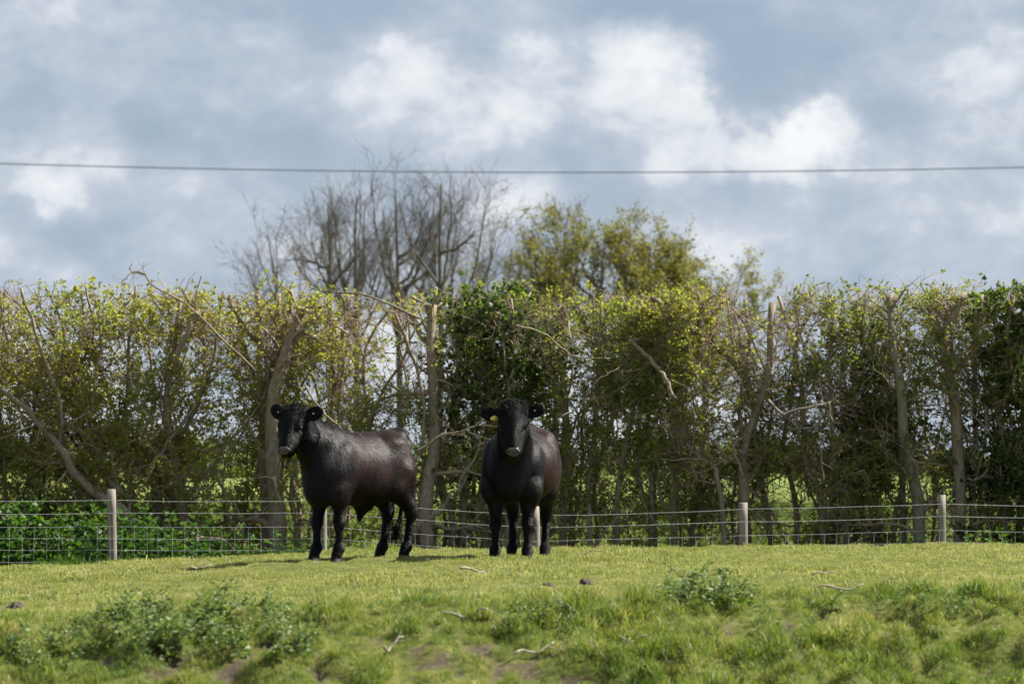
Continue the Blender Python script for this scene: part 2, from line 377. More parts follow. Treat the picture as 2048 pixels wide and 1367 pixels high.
# short grazed sward
P = pts_in(r, 130000, -8.2, 8.2, 22.8, 41.6, lambda x, y: wedge(x, y) * sstep(y - edge_y(x), -.5, .5) * (.7 + .3 * fbm(x * .9, y * .6, 51)))
lng = .8 + .45 * fbm(P[:, 0] * .8, P[:, 1] * .7, 52) + .5 * sstep(vnoise(P[:, 0] * 2.2, P[:, 1] * 1.1, 54), .55, .8)
s = (lng * r.uniform(.7, 1.25, len(P)))[:, None] * np.array([1, 1, 1])
scatter('pasture_grass', P, s, variants('pasture_tuft', M_grass, [(16, .050, .0055, .035, .9)] * 5 + [(20, .038, .005, .04, 1.2)] * 2, 100), 7, 1, 'short grazed yellow green pasture grass around the cattle', .1)
# rough bank grass in tussocks
def bank_keep(x, y):
    t_ = edge_y(x) - y
    return wedge(x, y) * sstep(t_, -.9, .5) * (1 - .93 * soil_mask(x, y)) * np.clip(.8 + .4 * fbm(x * 2.4, y * 2.0, 61), .5, 1)
P = pts_in(r, 140000, -6.5, 6.5, 18.5, 28.2, bank_keep)
tus = np.clip(.24 + .62 * np.abs(vnoise(P[:, 0] * 4.6, P[:, 1] * 3.3, 37)) + .45 * np.clip(fbm(P[:, 0] * 1.3, P[:, 1] * 1.3, 61), 0, 1), .3, 1.5)
s = (tus * r.uniform(.7, 1.2, len(P)))[:, None] * np.array([1, 1, 1])
scatter('bank_grass', P, s, variants('bank_tuft', M_bankg, [(18, .085, .0065, .035, 1.0)] * 5 + [(14, .12, .006, .025, .9)] * 2, 200), 7, 2, 'lush uneven grass tussocks covering the near bank', .22)
# lush verge between fence and hedge, and long grass in the field beyond
P = pts_in(r, 46000, -9, 9, 41.6, 47.5, lambda x, y: wedge(x, y) * (.55 + .45 * fbm(x, y, 71)))
s = (np.clip(1 + .5 * fbm(P[:, 0] * .6, P[:, 1] * .6, 72), .5, 1.8) * r.uniform(.6, 1.2, len(P)))[:, None] * np.array([1, 1, 1])
VCOL = variants('verge_tuft', M_verge, [(14, .22, .011, .05, .7)] * 5, 300)
scatter('verge_grass', P, s, VCOL, 5, 3, 'dark lush grass growing behind the wire fence', .12)
P = pts_in(r, 26000, -16, 16, 47.5, 75, lambda x, y: (np.abs(x) < y * .143 + 2))
scatter('meadow_grass', P, np.full((len(P), 3), 1.0) * r.uniform(.7, 1.4, (len(P), 1)), variants('meadow_tuft', leafy_mat('meadow_blade', [(0.0, (.065, .11, .02)), (.6, (.11, .16, .03)), (1.0, (.17, .20, .06))], .45, use_rand=True), [(14, .2, .012, .08, .7)] * 4, 400), 4, 4, 'bright green long grass in the field beyond the hedge', .12)

# ------------------------------------------------------------------ cattle
def sd_cone(p, a, b, ra, rb):
    a = np.asarray(a, float); b = np.asarray(b, float); ba = b - a; pa = p - a
    h = np.clip((pa @ ba) / (ba @ ba), 0, 1)
    return np.linalg.norm(pa - h[..., None] * ba, axis=-1) - (ra + (rb - ra) * h)
def sd_ell(p, c, rad, M=None):
    q = p - np.asarray(c, float)
    if M is not None: q = q @ M              # columns = local axes
    rad = np.asarray(rad, float)
    k0 = np.linalg.norm(q / rad, axis=-1); k1 = np.linalg.norm(q / rad ** 2, axis=-1)
    return k0 * (k0 - 1) / np.maximum(k1, 1e-6)
def surface_nets(f, org, h):
    s = f < 0; nx, ny, nz = f.shape
    acc = np.zeros((nx - 1, ny - 1, nz - 1, 3)); cnt = np.zeros((nx - 1, ny - 1, nz - 1))
    C = [(i, j, k_) for i in (0, 1) for j in (0, 1) for k_ in (0, 1)]
    sl = lambda c: tuple(slice(c[a], (nx, ny, nz)[a] - 1 + c[a]) for a in range(3))
    for c in C:
        for ax in range(3):
            if c[ax]: continue
            d = list(c); d[ax] = 1
            A, B = f[sl(c)], f[sl(d)]; m = (A < 0) != (B < 0)
            tt = np.where(m, A / np.where(m, A - B, 1), 0)
            for a in range(3): acc[..., a] += np.where(m, c[a] + (tt if a == ax else 0), 0)
            cnt += m
    act = cnt > 0; vid = -np.ones(act.shape, int); vid[act] = np.arange(act.sum())
    ijk = np.argwhere(act); V = (ijk + acc[act] / cnt[act][:, None]) * h + org
    Fs = []
    for ax in range(3):
        o1, o2 = (ax + 1) % 3, (ax + 2) % 3
        lo = [slice(1, -1)] * 3; lo[ax] = slice(0, -1); hi = [slice(1, -1)] * 3; hi[ax] = slice(1, None)
        A, B = s[tuple(lo)], s[tuple(hi)]
        for flip in (False, True):
            e = np.argwhere((~A & B) if flip else (A & ~B))
            off = np.ones(3, int); off[ax] = 0; e = e + off
            q = []
            for (u, v) in ((-1, -1), (0, -1), (0, 0), (-1, 0)):
                w = e.copy(); w[:, o1] += u; w[:, o2] += v; q.append(vid[w[:, 0], w[:, 1], w[:, 2]])
            q = np.stack(q, 1); Fs.append(q[:, ::-1] if flip else q)
    F = np.concatenate(Fs); return V, F[(F >= 0).all(1)]

def make_cow(name, loc, rz, label, p, seed):
    r = np.random.default_rng(seed); H = .0125
    root = empty(name, loc, rz); tag(root, label, 'cow', 'black cattle standing in the field')
    org = np.array([-1.15, -.62, -.04]); top = np.array([1.5, .62, 1.72])
    n = np.ceil((top - org) / H).astype(int)
    ax = [org[i] + np.arange(n[i]) * H for i in range(3)]
    f = np.full(tuple(n), .6)
    def box(lo, hi):
        i0 = np.maximum(np.floor((lo - org) / H).astype(int), 0); i1 = np.minimum(np.ceil((hi - org) / H).astype(int) + 1, n)
        sl = tuple(slice(a, b) for a, b in zip(i0, i1))
        g = np.stack(np.meshgrid(*[ax[i][sl[i]] for i in range(3)], indexing='ij'), -1); return sl, g
    def uni(sl, d, k_):
        a = f[sl]; h = np.maximum(k_ - np.abs(a - d), 0) / k_; f[sl] = np.minimum(a, d) - h * h * k_ / 4
    def sub(sl, d, k_):
        a = f[sl]; d = -d; h = np.maximum(k_ - np.abs(a - d), 0) / k_; f[sl] = np.maximum(a, d) + h * h * k_ / 4
    def cone(a, b, ra, rb, k_=.06, op=uni):
        a = np.asarray(a, float); b = np.asarray(b, float); m = max(ra, rb) + k_ + .03
        sl, g = box(np.minimum(a, b) - m, np.maximum(a, b) + m); op(sl, sd_cone(g, a, b, ra, rb), k_)
    def ell(c, rad, k_=.08, M=None, op=uni):
        c = np.asarray(c, float); m = max(rad) + k_ + .03 if M is not None else np.asarray(rad) + k_ + .03
        sl, g = box(c - m, c + m); op(sl, sd_ell(g, c, rad, M), k_)
    W = p['width']; zt = p['back']            # barrel half width, back height
    # trunk
    ell((-.02, 0, zt - .390), (.56, W, .345), .06)
    ell((.34, 0, zt - .375), (.34, W * p['chest'], .340), .07)
    ell((-.10, 0, zt - .50), (.46, W * .90, p['belly']), .06)
    ell((-.40, 0, zt - .275), (.265, W * .84, .245), .08)
    cone((.40, 0, zt - .105), (-.10, 0, zt - .150), .075, .09, .08)
    cone((-.10, 0, zt - .150), (-.56, 0, zt - .060), .09, .07, .08)
    ell((.38, 0, zt - .10), (.20, .07, .105), .08)
    for sgn in (-1, 1):
        ell((-.38, sgn * W * .52, zt - .115), (.11, .07, .055), .10)                 # hook bones
        ell((-.59, sgn * .09, zt - .16), (.05, .045, .06), .07)                      # pin bones
        ell((.39, sgn * W * (p['chest'] - .10), zt - .43), (.145, .080, .28), .055)                   # shoulder
        ell((-.43, sgn * W * .62, zt - .40), (.195, .10, .28), .06)                  # haunch
        ell((.46, sgn * W * .60, zt - .62), (.11, .085, .13), .05)                   # upper arm
    ell((.56, 0, zt - .53), (.145, .15, .22), .08)                                   # brisket
    # tail
    tp = p['tail']
    cone((-.56, 0, zt - .045), (-.65, 0, zt - .045), .05, .042, .06); cone((-.65, 0, zt - .045), tp[0], .042, .034, .04)
    for a, b, ra, rb in zip(tp[:-1], tp[1:], (.032, .026, .02), (.026, .02, .02)): cone(a, b, ra, rb, .03)
    # legs
    feet = []
    for key, sgn in (('fr', -1), ('fl', 1)):
        x, y = p[key]; ys = sgn * W * .66 * p['chest']
        cone((.44, ys, zt - .56), (.40, ys * .97, .60), .105, .082, .05)
        cone((.41, ys * .97, .62), (x - .01, y, .385), .080, .050, .04)
        ell((x + .008, y, .36), (.050, .051, .060), .04)
        cone((x + .002, y, .34), (x + .0, y, .13), .039, .035, .04)
        ell((x + .004, y, .115), (.052, .05, .048), .035)
        cone((x + .01, y, .11), (x + .04, y, .055), .046, .05, .03); feet.append((x + .045, y))
    for key, sgn in (('hr', -1), ('hl', 1)):
        x, y = p[key]; ys = sgn * W * .52
        cone((-.46, ys, zt - .42), (-.36, ys * 1.12, .68), .145, .098, .06)
        cone((-.38, ys * 1.08, .69), (x - .075, y, .47), .105, .052, .06)
        cone((-.55, ys * .85, .84), (x - .10, y, .49), .095, .036, .07)
        ell((x - .085, y, .44), (.062, .052, .066), .04)
        cone((x - .078, y, .42), (x - .02, y, .13), .042, .036, .04)
        ell((x - .012, y, .115), (.053, .051, .048), .035)
        cone((x - .005, y, .11), (x + .03, y, .055), .046, .05, .03); feet.append((x + .035, y))
    if p.get('sheath'):
        cone((-.06, 0, .52), (-.02, 0, .425), .085, .03, .08); cone((-.02, 0, .43), (-.015, 0, .375), .02, .012, .03)
    # neck and head
    Ph = np.array(p['poll'], float); yaw, pit = R_(p['yaw']), R_(p['pitch']); roll = R_(p.get('roll', 0))
    hn = np.array([math.cos(yaw) * math.cos(pit), math.sin(yaw) * math.cos(pit), -math.sin(pit)])
    hs = np.array([-math.sin(yaw), math.cos(yaw), 0.0]); hu = np.cross(hn, hs)
    hs, hu = hs * math.cos(roll) + hu * math.sin(roll), hu * math.cos(roll) - hs * math.sin(roll)
    MH = np.stack([hn, hs, hu], 1)
    hp = lambda a, b, c: Ph + MH @ np.array([a, b, c], float)
    nb = Ph + np.array([-.06, 0, -.12]) + hn * .05
    cone((.36, 0, zt - .22), nb * .55 + np.array([.36, 0, zt - .22]) * .45, .18, .135, .08)
    cone(nb * .55 + np.array([.36, 0, zt - .22]) * .45, nb, .14, .11, .06)
    cone((.48, 0, zt - .40), hp(.10, 0, -.12), .19, .085, .08)
    cone((.38, 0, zt - .065), Ph + np.array([-.07, 0, -.045]), .075, .07, .07)       # crest
    sc = p.get('head', 1.0)
    def hc(a, b, ra, rb, k_=.05, op=uni): cone(hp(*[v * sc for v in a]), hp(*[v * sc for v in b]), ra * sc, rb * sc, k_, op)
    def he(c, rad, k_=.05, op=uni, M=None): ell(hp(*[v * sc for v in c]), [v * sc for v in rad], k_, MH if M is None else M, op)
    he((.09, 0, -.01), (.135, .118, .11), .05)
    he((.01, 0, .03), (.075, .085, .065), .05)
    he((.17, 0, -.03), (.14, .118, .10), .05)
    hc((.14, 0, .015), (.37, 0, .002), .078, .050, .05)                             # bridge
    hc((.13, 0, -.10), (.38, 0, -.075), .085, .046, .05)                            # jaw
    for sg in (-1, 1):
        he((.19, sg * .092, -.07), (.085, .045, .085), .05)                          # cheek
        he((.155, sg * .100, .030), (.055, .030, .035), .035)                        # brow
        hc((.24, sg * .055, -.05), (.37, sg * .045, -.03), .055, .045, .05)
    he((.405, 0, -.030), (.075, .076, .064), .03)                                    # muzzle
    he((.440, 0, -.012), (.044, .066, .046), .03)
    he((.400, 0, -.092), (.052, .056, .034), .03)                                    # chin
    for sg in (-1, 1):
        he((.470, sg * .050, .030), (.016, .014, .012), .012, sub)
        he((.185, sg * .128, .004), (.030, .018, .020), .02, sub)
    hc((.45, -.07, -.078), (.45, .07, -.078), .008, .008, .012, sub)
    # ears
    EI = []
    for sg, (out, upv, fwd) in ((-1, p['ear_r']), (1, p['ear_l'])):
        d = unit(np.array(hs * sg * out + np.array([0, 0, 1.0]) * upv + hn * fwd))
        face = unit(np.array(p['ear_face']) if 'ear_face' in p else hn * np.array([1, 1, 0]))
        face = unit(face - d * (face @ d)); wv_ = np.cross(d, face); ME = np.stack([d, wv_, face], 1)
        b0 = hp(.035 * sc, sg * .098 * sc, -.02 * sc); ec = b0 + d * .108
        cone(b0 - d * .02, b0 + d * .04, .042, .036, .03)
        ell(ec, (.104, .070, .024), .025, ME)
        ell(ec + face * .030 + d * .005, (.082, .051, .027), .010, ME, sub)
        EI.append((ec, d, face, wv_, sg))
    V, F = surface_nets(f, org, H)
    # smooth once, then compute normals
    nb_s = np.zeros_like(V); nb_c = np.zeros(len(V))
    for a in range(4):
        i, j = F[:, a], F[:, (a + 1) % 4]
        np.add.at(nb_s, i, V[j]); np.add.at(nb_c, i, 1)
    V = V * .55 + .45 * nb_s / np.maximum(nb_c, 1)[:, None]
    fn = np.cross(V[F[:, 2]] - V[F[:, 0]], V[F[:, 3]] - V[F[:, 1]]); N = np.zeros_like(V)
    for a in range(4): np.add.at(N, F[:, a], fn)
    N = unit(N)
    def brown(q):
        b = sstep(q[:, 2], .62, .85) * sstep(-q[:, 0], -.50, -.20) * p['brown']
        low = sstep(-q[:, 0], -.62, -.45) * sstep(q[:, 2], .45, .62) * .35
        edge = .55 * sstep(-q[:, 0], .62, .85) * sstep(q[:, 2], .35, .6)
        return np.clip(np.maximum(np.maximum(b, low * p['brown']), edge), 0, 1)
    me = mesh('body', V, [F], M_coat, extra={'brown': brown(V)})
    body = link('body', me, root)
    # coat: short lying hairs, longer on neck and chest
    tri = np.concatenate([F[:, [0, 1, 2]], F[:, [0, 2, 3]]]); A = V[tri]
    ar = np.linalg.norm(np.cross(A[:, 1] - A[:, 0], A[:, 2] - A[:, 0]), axis=1)
    NH = 130000
    ti = r.choice(len(tri), NH, p=ar / ar.sum()); u = r.uniform(size=(NH, 2)); fl = u.sum(1) > 1; u[fl] = 1 - u[fl]
    q = A[ti, 0] + u[:, :1] * (A[ti, 1] - A[ti, 0]) + u[:, 1:] * (A[ti, 2] - A[ti, 0]); nn = N[tri[ti, 0]]
    hd = (np.linalg.norm(q - (Ph + hn * .22), axis=1) < .30) | (np.linalg.norm(q - Ph, axis=1) < .17)
    for ec, *_ in EI: hd |= np.linalg.norm(q - ec, axis=1) < .13
    neck = sstep(q[:, 0], .35, .6) * (~hd) * sstep(q[:, 2], .5, .8)
    flow = np.tile(np.array([-.55, 0, -.85]), (NH, 1)); flow[hd] = hn * .8 + np.array([0, 0, -.3])
    flow[neck > .3] = (-.15, 0, -1.0)
    clump = np.stack([fbm(q[:, 0] * 13 + q[:, 1] * 9, q[:, 2] * 6, 140 + c_, 2) for c_ in range(3)], 1) * .30
    flow = flow + r.normal(size=(NH, 3)) * .24 + clump
    flow = unit(flow - nn * np.sum(flow * nn, 1)[:, None])
    ln = (.020 + .040 * neck + .012 * sstep(q[:, 2], .5, .9) * (~hd)) * r.uniform(.6, 1.3, NH)
    ln[hd] = .010 * r.uniform(.6, 1.3, hd.sum())
    ln[q[:, 2] < .5] *= .6
    wd = .0017 * r.uniform(.6, 1.3, NH); sdv = unit(np.cross(flow, nn))
    b0 = q - nn * .002
    tip = q + flow * ln[:, None] + nn * (ln * .17 + .002)[:, None]; mid = q + flow * (ln * .5)[:, None] + nn * (ln * .10 + .001)[:, None]
    HV = np.stack([b0 - sdv * wd[:, None], b0 + sdv * wd[:, None], mid + sdv * wd[:, None] * .8, mid - sdv * wd[:, None] * .8, tip], 1).reshape(-1, 3)
    i = np.arange(NH)[:, None] * 5
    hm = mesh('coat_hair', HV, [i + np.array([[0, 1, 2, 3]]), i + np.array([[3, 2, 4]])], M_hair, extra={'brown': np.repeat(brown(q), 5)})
    tag(link('coat_hair', hm, root), kind='stuff')
    # curly poll: strands spiralling off the forehead
    NC, S = p['curls'], 9
    c0 = np.clip(r.normal(size=(NC, 2)), -1.7, 1.7) * np.array([.058, .060]) * sc
    bp = np.array([Ph + MH @ np.array([.035 * sc + a, b, (.075 - 1.4 * a * a - 3.0 * b * b) * sc]) for a, b in c0])
    dd = unit(hu * .35 + hn * .25 + r.normal(size=(NC, 3)) * .7 + (bp - Ph) * 3)
    e1 = unit(np.cross(dd, rand_unit(r, NC))); e2 = np.cross(dd, e1)
    tt = np.linspace(0, 1, S); ph = r.uniform(0, 6.28, NC)[:, None] + tt[None] * r.uniform(4, 9, NC)[:, None]
    Lc = p['curl_len'] * r.uniform(.5, 1.2, NC); rc = .013 * r.uniform(.5, 1.3, NC)
    PC = bp[:, None] + dd[:, None] * (tt[None] * Lc[:, None])[..., None] + (e1[:, None] * np.cos(ph)[..., None] + e2[:, None] * np.sin(ph)[..., None]) * (rc[:, None] * tt[None])[..., None]
    PC[..., 2] -= (tt ** 2)[None] * .02
    g = Geo(); g.add(*tubes(PC, np.tile(np.linspace(.0042, .0018, S), (NC, 1)), 3)); link('forelock', g.mesh('forelock', M_curl), root)
    # tail switch
    e = np.array(tp[-1]); NT = 160
    PT = e + r.normal(size=(NT, 1, 3)) * .012 + np.array([0, 0, -1]) * (np.linspace(0, 1, 6)[None, :, None] * r.uniform(.10, .2, (NT, 1, 1))) + (np.linspace(0, 1, 6) ** 2)[None, :, None] * (r.normal(size=(NT, 1, 3)) * .03 + np.array(p['switch']))
    g = Geo(); g.add(*tubes(PT, np.tile(np.linspace(.004, .0015, 6), (NT, 1)), 3)); link('tail_switch', g.mesh('tail_switch', M_curl), root)
    # nose pad, nostrils, eyes
    uu, vv = np.meshgrid(np.linspace(-1, 1, 13), np.linspace(-1, 1, 9), indexing='ij')
    keep_ = uu ** 2 + vv ** 2 * .8 < 1.35
    a = np.clip(1.15 - .35 * uu ** 2 - .25 * vv ** 2, 0, None)
    pn = unit(hn * .62 + hu * .78); pt_ = unit(hu * .62 - hn * .78); pc = hp(.458 * sc, 0, .020 * sc)
    NV = np.array([pc + hs * u_ * .056 * sc * (1.0 - .22 * (v_ < 0) * abs(v_)) + pt_ * (v_ * .036 * sc) + pn * (.020 * (a_ - .95) * sc) for u_, v_, a_ in zip(uu.ravel(), vv.ravel(), a.ravel())])
    ii = np.arange(13 * 9).reshape(13, 9); q4 = np.stack([ii[:-1, :-1], ii[1:, :-1], ii[1:, 1:], ii[:-1, 1:]], -1).reshape(-1, 4)
    q4 = q4[keep_.ravel()[q4].all(1)]
    nose = link('nose', mesh('nose', NV, [q4], M_nose), root)
    so = nose.modifiers.new('thick', 'SOLIDIFY'); so.thickness = .014; so.offset = 0
    def ball(nm, c, rad, mat, Mx, par):
        us, vs_ = np.meshgrid(np.linspace(0, 2 * np.pi, 12, endpoint=False), np.linspace(.02, np.pi - .02, 8), indexing='ij')
        q_ = np.stack([np.cos(us) * np.sin(vs_) * rad[0], np.sin(us) * np.sin(vs_) * rad[1], np.cos(vs_) * rad[2]], -1).reshape(-1, 3) @ Mx.T + c
        ii = np.arange(96).reshape(12, 8); jj = np.roll(ii, -1, 0)
        fc = np.stack([ii[:, :-1], jj[:, :-1], jj[:, 1:], ii[:, 1:]], -1).reshape(-1, 4)
        return link(nm, mesh(nm, q_, [fc], mat), par)
    for sg in (-1, 1):
        ball('nostril', pc + hs * sg * .040 * sc + pt_ * .006 + pn * .004, (.011, .014, .012), M_nostril, MH, nose)
        ball('eye', hp(.185 * sc, sg * .113 * sc, .010 * sc), (.022, .016, .018), M_eye, MH, root)
    # hooves: two claws each
    for (x, y) in feet:
        g = Geo()
        for c in (-1, 1):
            prof = np.array([[-.055, .02], [.045, .02], [.062, .012], [.03, .0], [-.05, .0]])
            a_ = np.array([[-.050, .008], [.055, .008], [.072, 0], [-.055, 0]])
            lo = np.array([[-.050, .004], [.035, .002], [.066, .016], [.050, .040], [-.035, .044]]) * np.array([1, 1])
            up = lo * np.array([.74, .9]) + np.array([-.004, 0])
            V_ = np.concatenate([np.column_stack([x + lo[:, 0], y + c * lo[:, 1], np.full(5, -.012)]), np.column_stack([x - .012 + up[:, 0], y + c * up[:, 1], np.full(5, .062)])])
            i5 = np.arange(5); sd_f = np.stack([i5, (i5 + 1) % 5, (i5 + 1) % 5 + 5, i5 + 5], 1)
            g.add(V_, [sd_f, np.array([[0, 1, 2, 3, 4], [9, 8, 7, 6, 5]])])
        link('hoof', g.mesh('hoof', M_hoof, False), root)
    # ear tags
    for ec, d, face, wv_, sg in EI:
        kind = p['tags'][0 if sg < 0 else 1]
        if kind == 'tag':
            c = ec + face * .030 - d * .035 + np.array([0, 0, -.042]); hw, hh, tk = .037, .022, .003
            e1 = unit(hs - face * (hs @ face)); e2 = np.cross(face, e1)
            pr = [(-1, -.7), (-.8, -1), (.8, -1), (1, -.7), (1, .3), (.35, .75), (.2, 1.1), (-.2, 1.1), (-.35, .75), (-1, .3)]
            V_ = np.array([c + e1 * a * hw + e2 * b * hh * (1 if e2[2] > 0 else -1) + face * z for z in (-tk, tk) for a, b in pr]); k_ = len(pr); i_ = np.arange(k_)
            g = Geo(); g.add(V_, [np.stack([i_, (i_ + 1) % k_, (i_ + 1) % k_ + k_, i_ + k_], 1), np.arange(k_)[None, ::-1], np.arange(k_, 2 * k_)[None]])
            link('ear_tag', g.mesh('ear_tag', M_tag, False), root)['label'] = 'flat yellow plastic ear tag'
        else:
            ball('ear_stud', ec + face * .010 - d * .005, (.009, .009, .006), M_stud, MH, root)
    return root

def foot(rz, dx, dy): c, s_ = math.cos(rz), math.sin(rz); return (dx * c + dy * s_, -dx * s_ + dy * c)
PXM = FPX / 35.0
a1 = R_(230); x1, y1 = (717 - 1024) / PXM, 35.0
f1 = lambda px, dy: foot(a1, (px - 717) / PXM, dy)
make_cow('cow', (x1, y1, float(ground_z(x1, y1)) - .005), a1, 'black young bullock standing side-on with its head turned, beside the pollard trunk',
         dict(chest=.80, width=.236, back=1.265, belly=.235, brown=.85, tail=[(-.69, 0, 1.06), (-.69, 0, .80), (-.66, -.02, .54), (-.64, -.03, .38)], switch=(.10, .03, .0),
              fr=(.43, -.150), fl=(.43, .145), hr=(-.48, -.125), hl=(-.555, .125), sheath=True, poll=(.84, -.05, 1.415), yaw=21, pitch=54, roll=3, head=1.0,
              ear_r=(.9, .30, -.35), ear_l=(.85, .30, .05), curls=1300, curl_len=.042, tags=('stud', 'stud'), ear_face=(.94, .34, 0)), 21)
a2 = R_(260); x2, y2 = (1039 - 1024) / PXM * 1.01, 35.35
make_cow('cow', (x2, y2, float(ground_z(x2, y2)) - .005), a2, 'stout black cow facing forward with a yellow ear tag and a tousled poll',
         dict(chest=.70, width=.36, back=1.33, belly=.255, brown=.9, tail=[(-.69, 0, 1.12), (-.69, 0, .84), (-.67, 0, .60), (-.66, 0, .46)], switch=(.0, .0, -.02),
              fr=(.43, -.165), fl=(.44, .155), hr=(-.50, -.165), hl=(-.53, .165), poll=(.84, .085, 1.475), yaw=10, pitch=57, roll=0, head=1.10,
              ear_r=(1.0, .0, -.05), ear_l=(1.0, .30, -.05), curls=1700, curl_len=.048, tags=('tag', 'stud'), ear_face=(.985, .174, 0)), 22)

# ------------------------------------------------------------------ fence: posts, plain wires, stock net
fence = empty('wire_fence', (0, 42, -.6)); tag(fence, 'wooden post and galvanised stock wire fence between pasture and hedge', 'fence')
FO = Matrix.Translation((0, -42, .6))
PXF = FPX / 42.0
posts = [(-200, 0, 20, 17), (222, 0, 22, 17.5), (645, 0, 20, 16), (1070, 30, 18, 17), (1487, 18, 13, 18.5), (1885, 7, 17, 14.5), (2300, 12, 17, 17)]
wx = np.array([(p_[0] - 1024) / PXF for p_ in posts]); wz = np.array([ZC + (HOR - 1000 - p_[1]) / PXF for p_ in posts])
for (px, off, up, w), x, z in zip(posts, wx, wz):
    r = np.random.default_rng(int(px) + 999); K, S = 10, 7; rad = w / PXF / 2
    hz = np.linspace(-1.15, up / PXF, S) ; a = np.arange(K) * 2 * np.pi / K
    lean = r.normal(size=2) * .022; rr = rad * (1 + r.normal(size=K) * .05)
    V = np.stack([np.stack([x + np.cos(a) * rr * (1.03 - .02 * i / S) + lean[0] * h, 42.05 + rad + np.sin(a) * rr + lean[1] * h, np.full(K, z + h) + (r.normal(size=K) * .004 if i == S - 1 else 0)], 1) for i, h in enumerate(hz)])
    V = V.reshape(-1, 3) - np.array([0, 42, -.6]); ii = np.arange(S * K).reshape(S, K); jj = np.roll(ii, -1, 1)
    link('fence_post', mesh('fence_post', V, [np.stack([ii[:-1], jj[:-1], jj[1:], ii[1:]], -1).reshape(-1, 4), ii[-1][None]], M_post, smooth=False), fence)
def wire_z(x, i):   # x array, i wire
    z = np.interp(x, wx, wz); seg = np.clip(np.searchsorted(wx, x) - 1, 0, len(wx) - 2)
    u = (x - wx[seg]) / (wx[seg + 1] - wx[seg]); rr = np.random.default_rng(50 + i)
    return z - 4 * u * (1 - u) * .010 * rr.uniform(.2, 1.6, len(wx))[seg] - WOFF[i] + .004 * vnoise(x * 2.2, x * 0 + i, 77)
WOFF = np.array([0, 25, 52, 76, 99, 121, 140, 156]) / PXF
xs = np.linspace(wx[0], wx[-1], 160)
for i in range(8):
    rad = .0029 if i < 2 else .0023
    P = np.stack([xs, np.full_like(xs, 42.0 if i < 2 else 42.006), wire_z(xs, i)], 1)[None] - np.array([0, 42, -.6])
    g = Geo(); g.add(*tubes(P, np.full((1, 160), rad), 5)); link('plain_wire' if i < 2 else 'net_wire', g.mesh('wire', M_wire), fence)
x = wx[0] + .08; kk = 0
while x < wx[-1]:
    r = np.random.default_rng(700 + kk); zz = np.array([wire_z(np.array([x]), i)[0] for i in range(2, 8)])
    xx = x + np.cumsum(r.normal(size=6) * .003); P = np.stack([xx, np.full(6, 41.999), zz], 1)[None] - np.array([0, 42, -.6])
    g = Geo(); g.add(*tubes(P, np.full((1, 6), .0019), 4)); link('stay_wire', g.mesh('stay_wire', M_wire), fence); x += .149 + r.normal() * .004; kk += 1

# ------------------------------------------------------------------ hedge
HD = 45.0
def children(r, P, Rr, n, tr, L, spread, up, S, rs, wob, rmin=.0025, fwd=.6, taper=.35, grav=0.0):
    N, SS, _ = P.shape; pid = np.repeat(np.arange(N), n) if np.isscalar(n) else np.repeat(np.arange(N), n)
    M = len(pid)
    if M == 0: return np.zeros((0, S, 3)), np.zeros((0, S)), pid
    t_ = r.uniform(tr[0], tr[1], M) * (SS - 1); i = np.minimum(t_.astype(int), SS - 2); fr = (t_ - i)[:, None]
    s0 = P[pid, i] * (1 - fr) + P[pid, i + 1] * fr; tan = unit(P[pid, i + 1] - P[pid, i] + 1e-6)
    r0 = np.maximum((Rr[pid, i] * (1 - fr[:, 0]) + Rr[pid, i + 1] * fr[:, 0]) * rs * r.uniform(.7, 1.2, M), rmin)
    d = unit(tan * fwd + rand_unit(r, M) * spread + np.array([0, 0, up])); ln = r.uniform(L[0], L[1], M) / (S - 1)
    out = np.zeros((M, S, 3)); out[:, 0] = s0
    for k_ in range(1, S):
        d = unit(d + r.normal(size=(M, 3)) * wob + np.array([0, 0, grav])); out[:, k_] = out[:, k_ - 1] + d * ln[:, None]
    return out, r0[:, None] * np.linspace(1, taper, S)[None], pid
TOPX = np.array([-9, -6.4, -5, -3.8, -3.2, -2.6, -2.0, -1.2, -.5, .4, 1.3, 2.3, 3.2, 4.2, 5.5, 6.4, 9])
TOPP = np.array([590, 588, 585, 588, 586, 595, 612, 605, 594, 598, 602, 592, 588, 586, 584, 588, 585])
def hedge_top(x): return ZC + (HOR - np.interp(x, TOPX, TOPP)) / FPX * HD
def clip_top(P, Rr, r, jit=.06):
    jit = jit * 1.6
    N, S, _ = P.shape; cap = hedge_top(P[:, 0, 0]) + r.normal(size=N) * jit
    bad = P[:, :, 2] > cap[:, None]; first = np.where(bad.any(1), bad.argmax(1), S)
    ok = first > 1; P, Rr, first, cap = P[ok].copy(), Rr[ok].copy(), first[ok], cap[ok]
    for k_ in range(2, S):
        m = first == k_
        if not m.any(): continue
        a, b = P[m, k_ - 1], P[m, k_]; u = np.clip((cap[m] - a[:, 2]) / np.maximum(b[:, 2] - a[:, 2], 1e-5), 0, 1)[:, None]
        e = a + (b - a) * u; P[m, k_:] = e[:, None]; Rr[m, k_:] = Rr[m, k_ - 1][:, None]
    return P, Rr
LD = np.array([[.6, .8, .7, .6, .5, .30, .6, .8, .7, .8, .5, .45, .45, .55, .5, .7],
               [.9, 1., .7, .6, .5, .40, .55, 1., .8, .7, .8, .5, .5, .5, .45, .9],
               [1., 1., .9, .8, .5, .45, .5, 1., .65, .6, .7, .5, .45, .5, .6, 1.],
               [.95, 1., 1., .95, .85, .8, .7, .9, .8, .8, .8, .6, .7, .8, .8, .95],
               [.85, .6, .5, .7, .5, .5, .4, .5, .55, .65, .6, .4, .45, .45, .5, .7]])
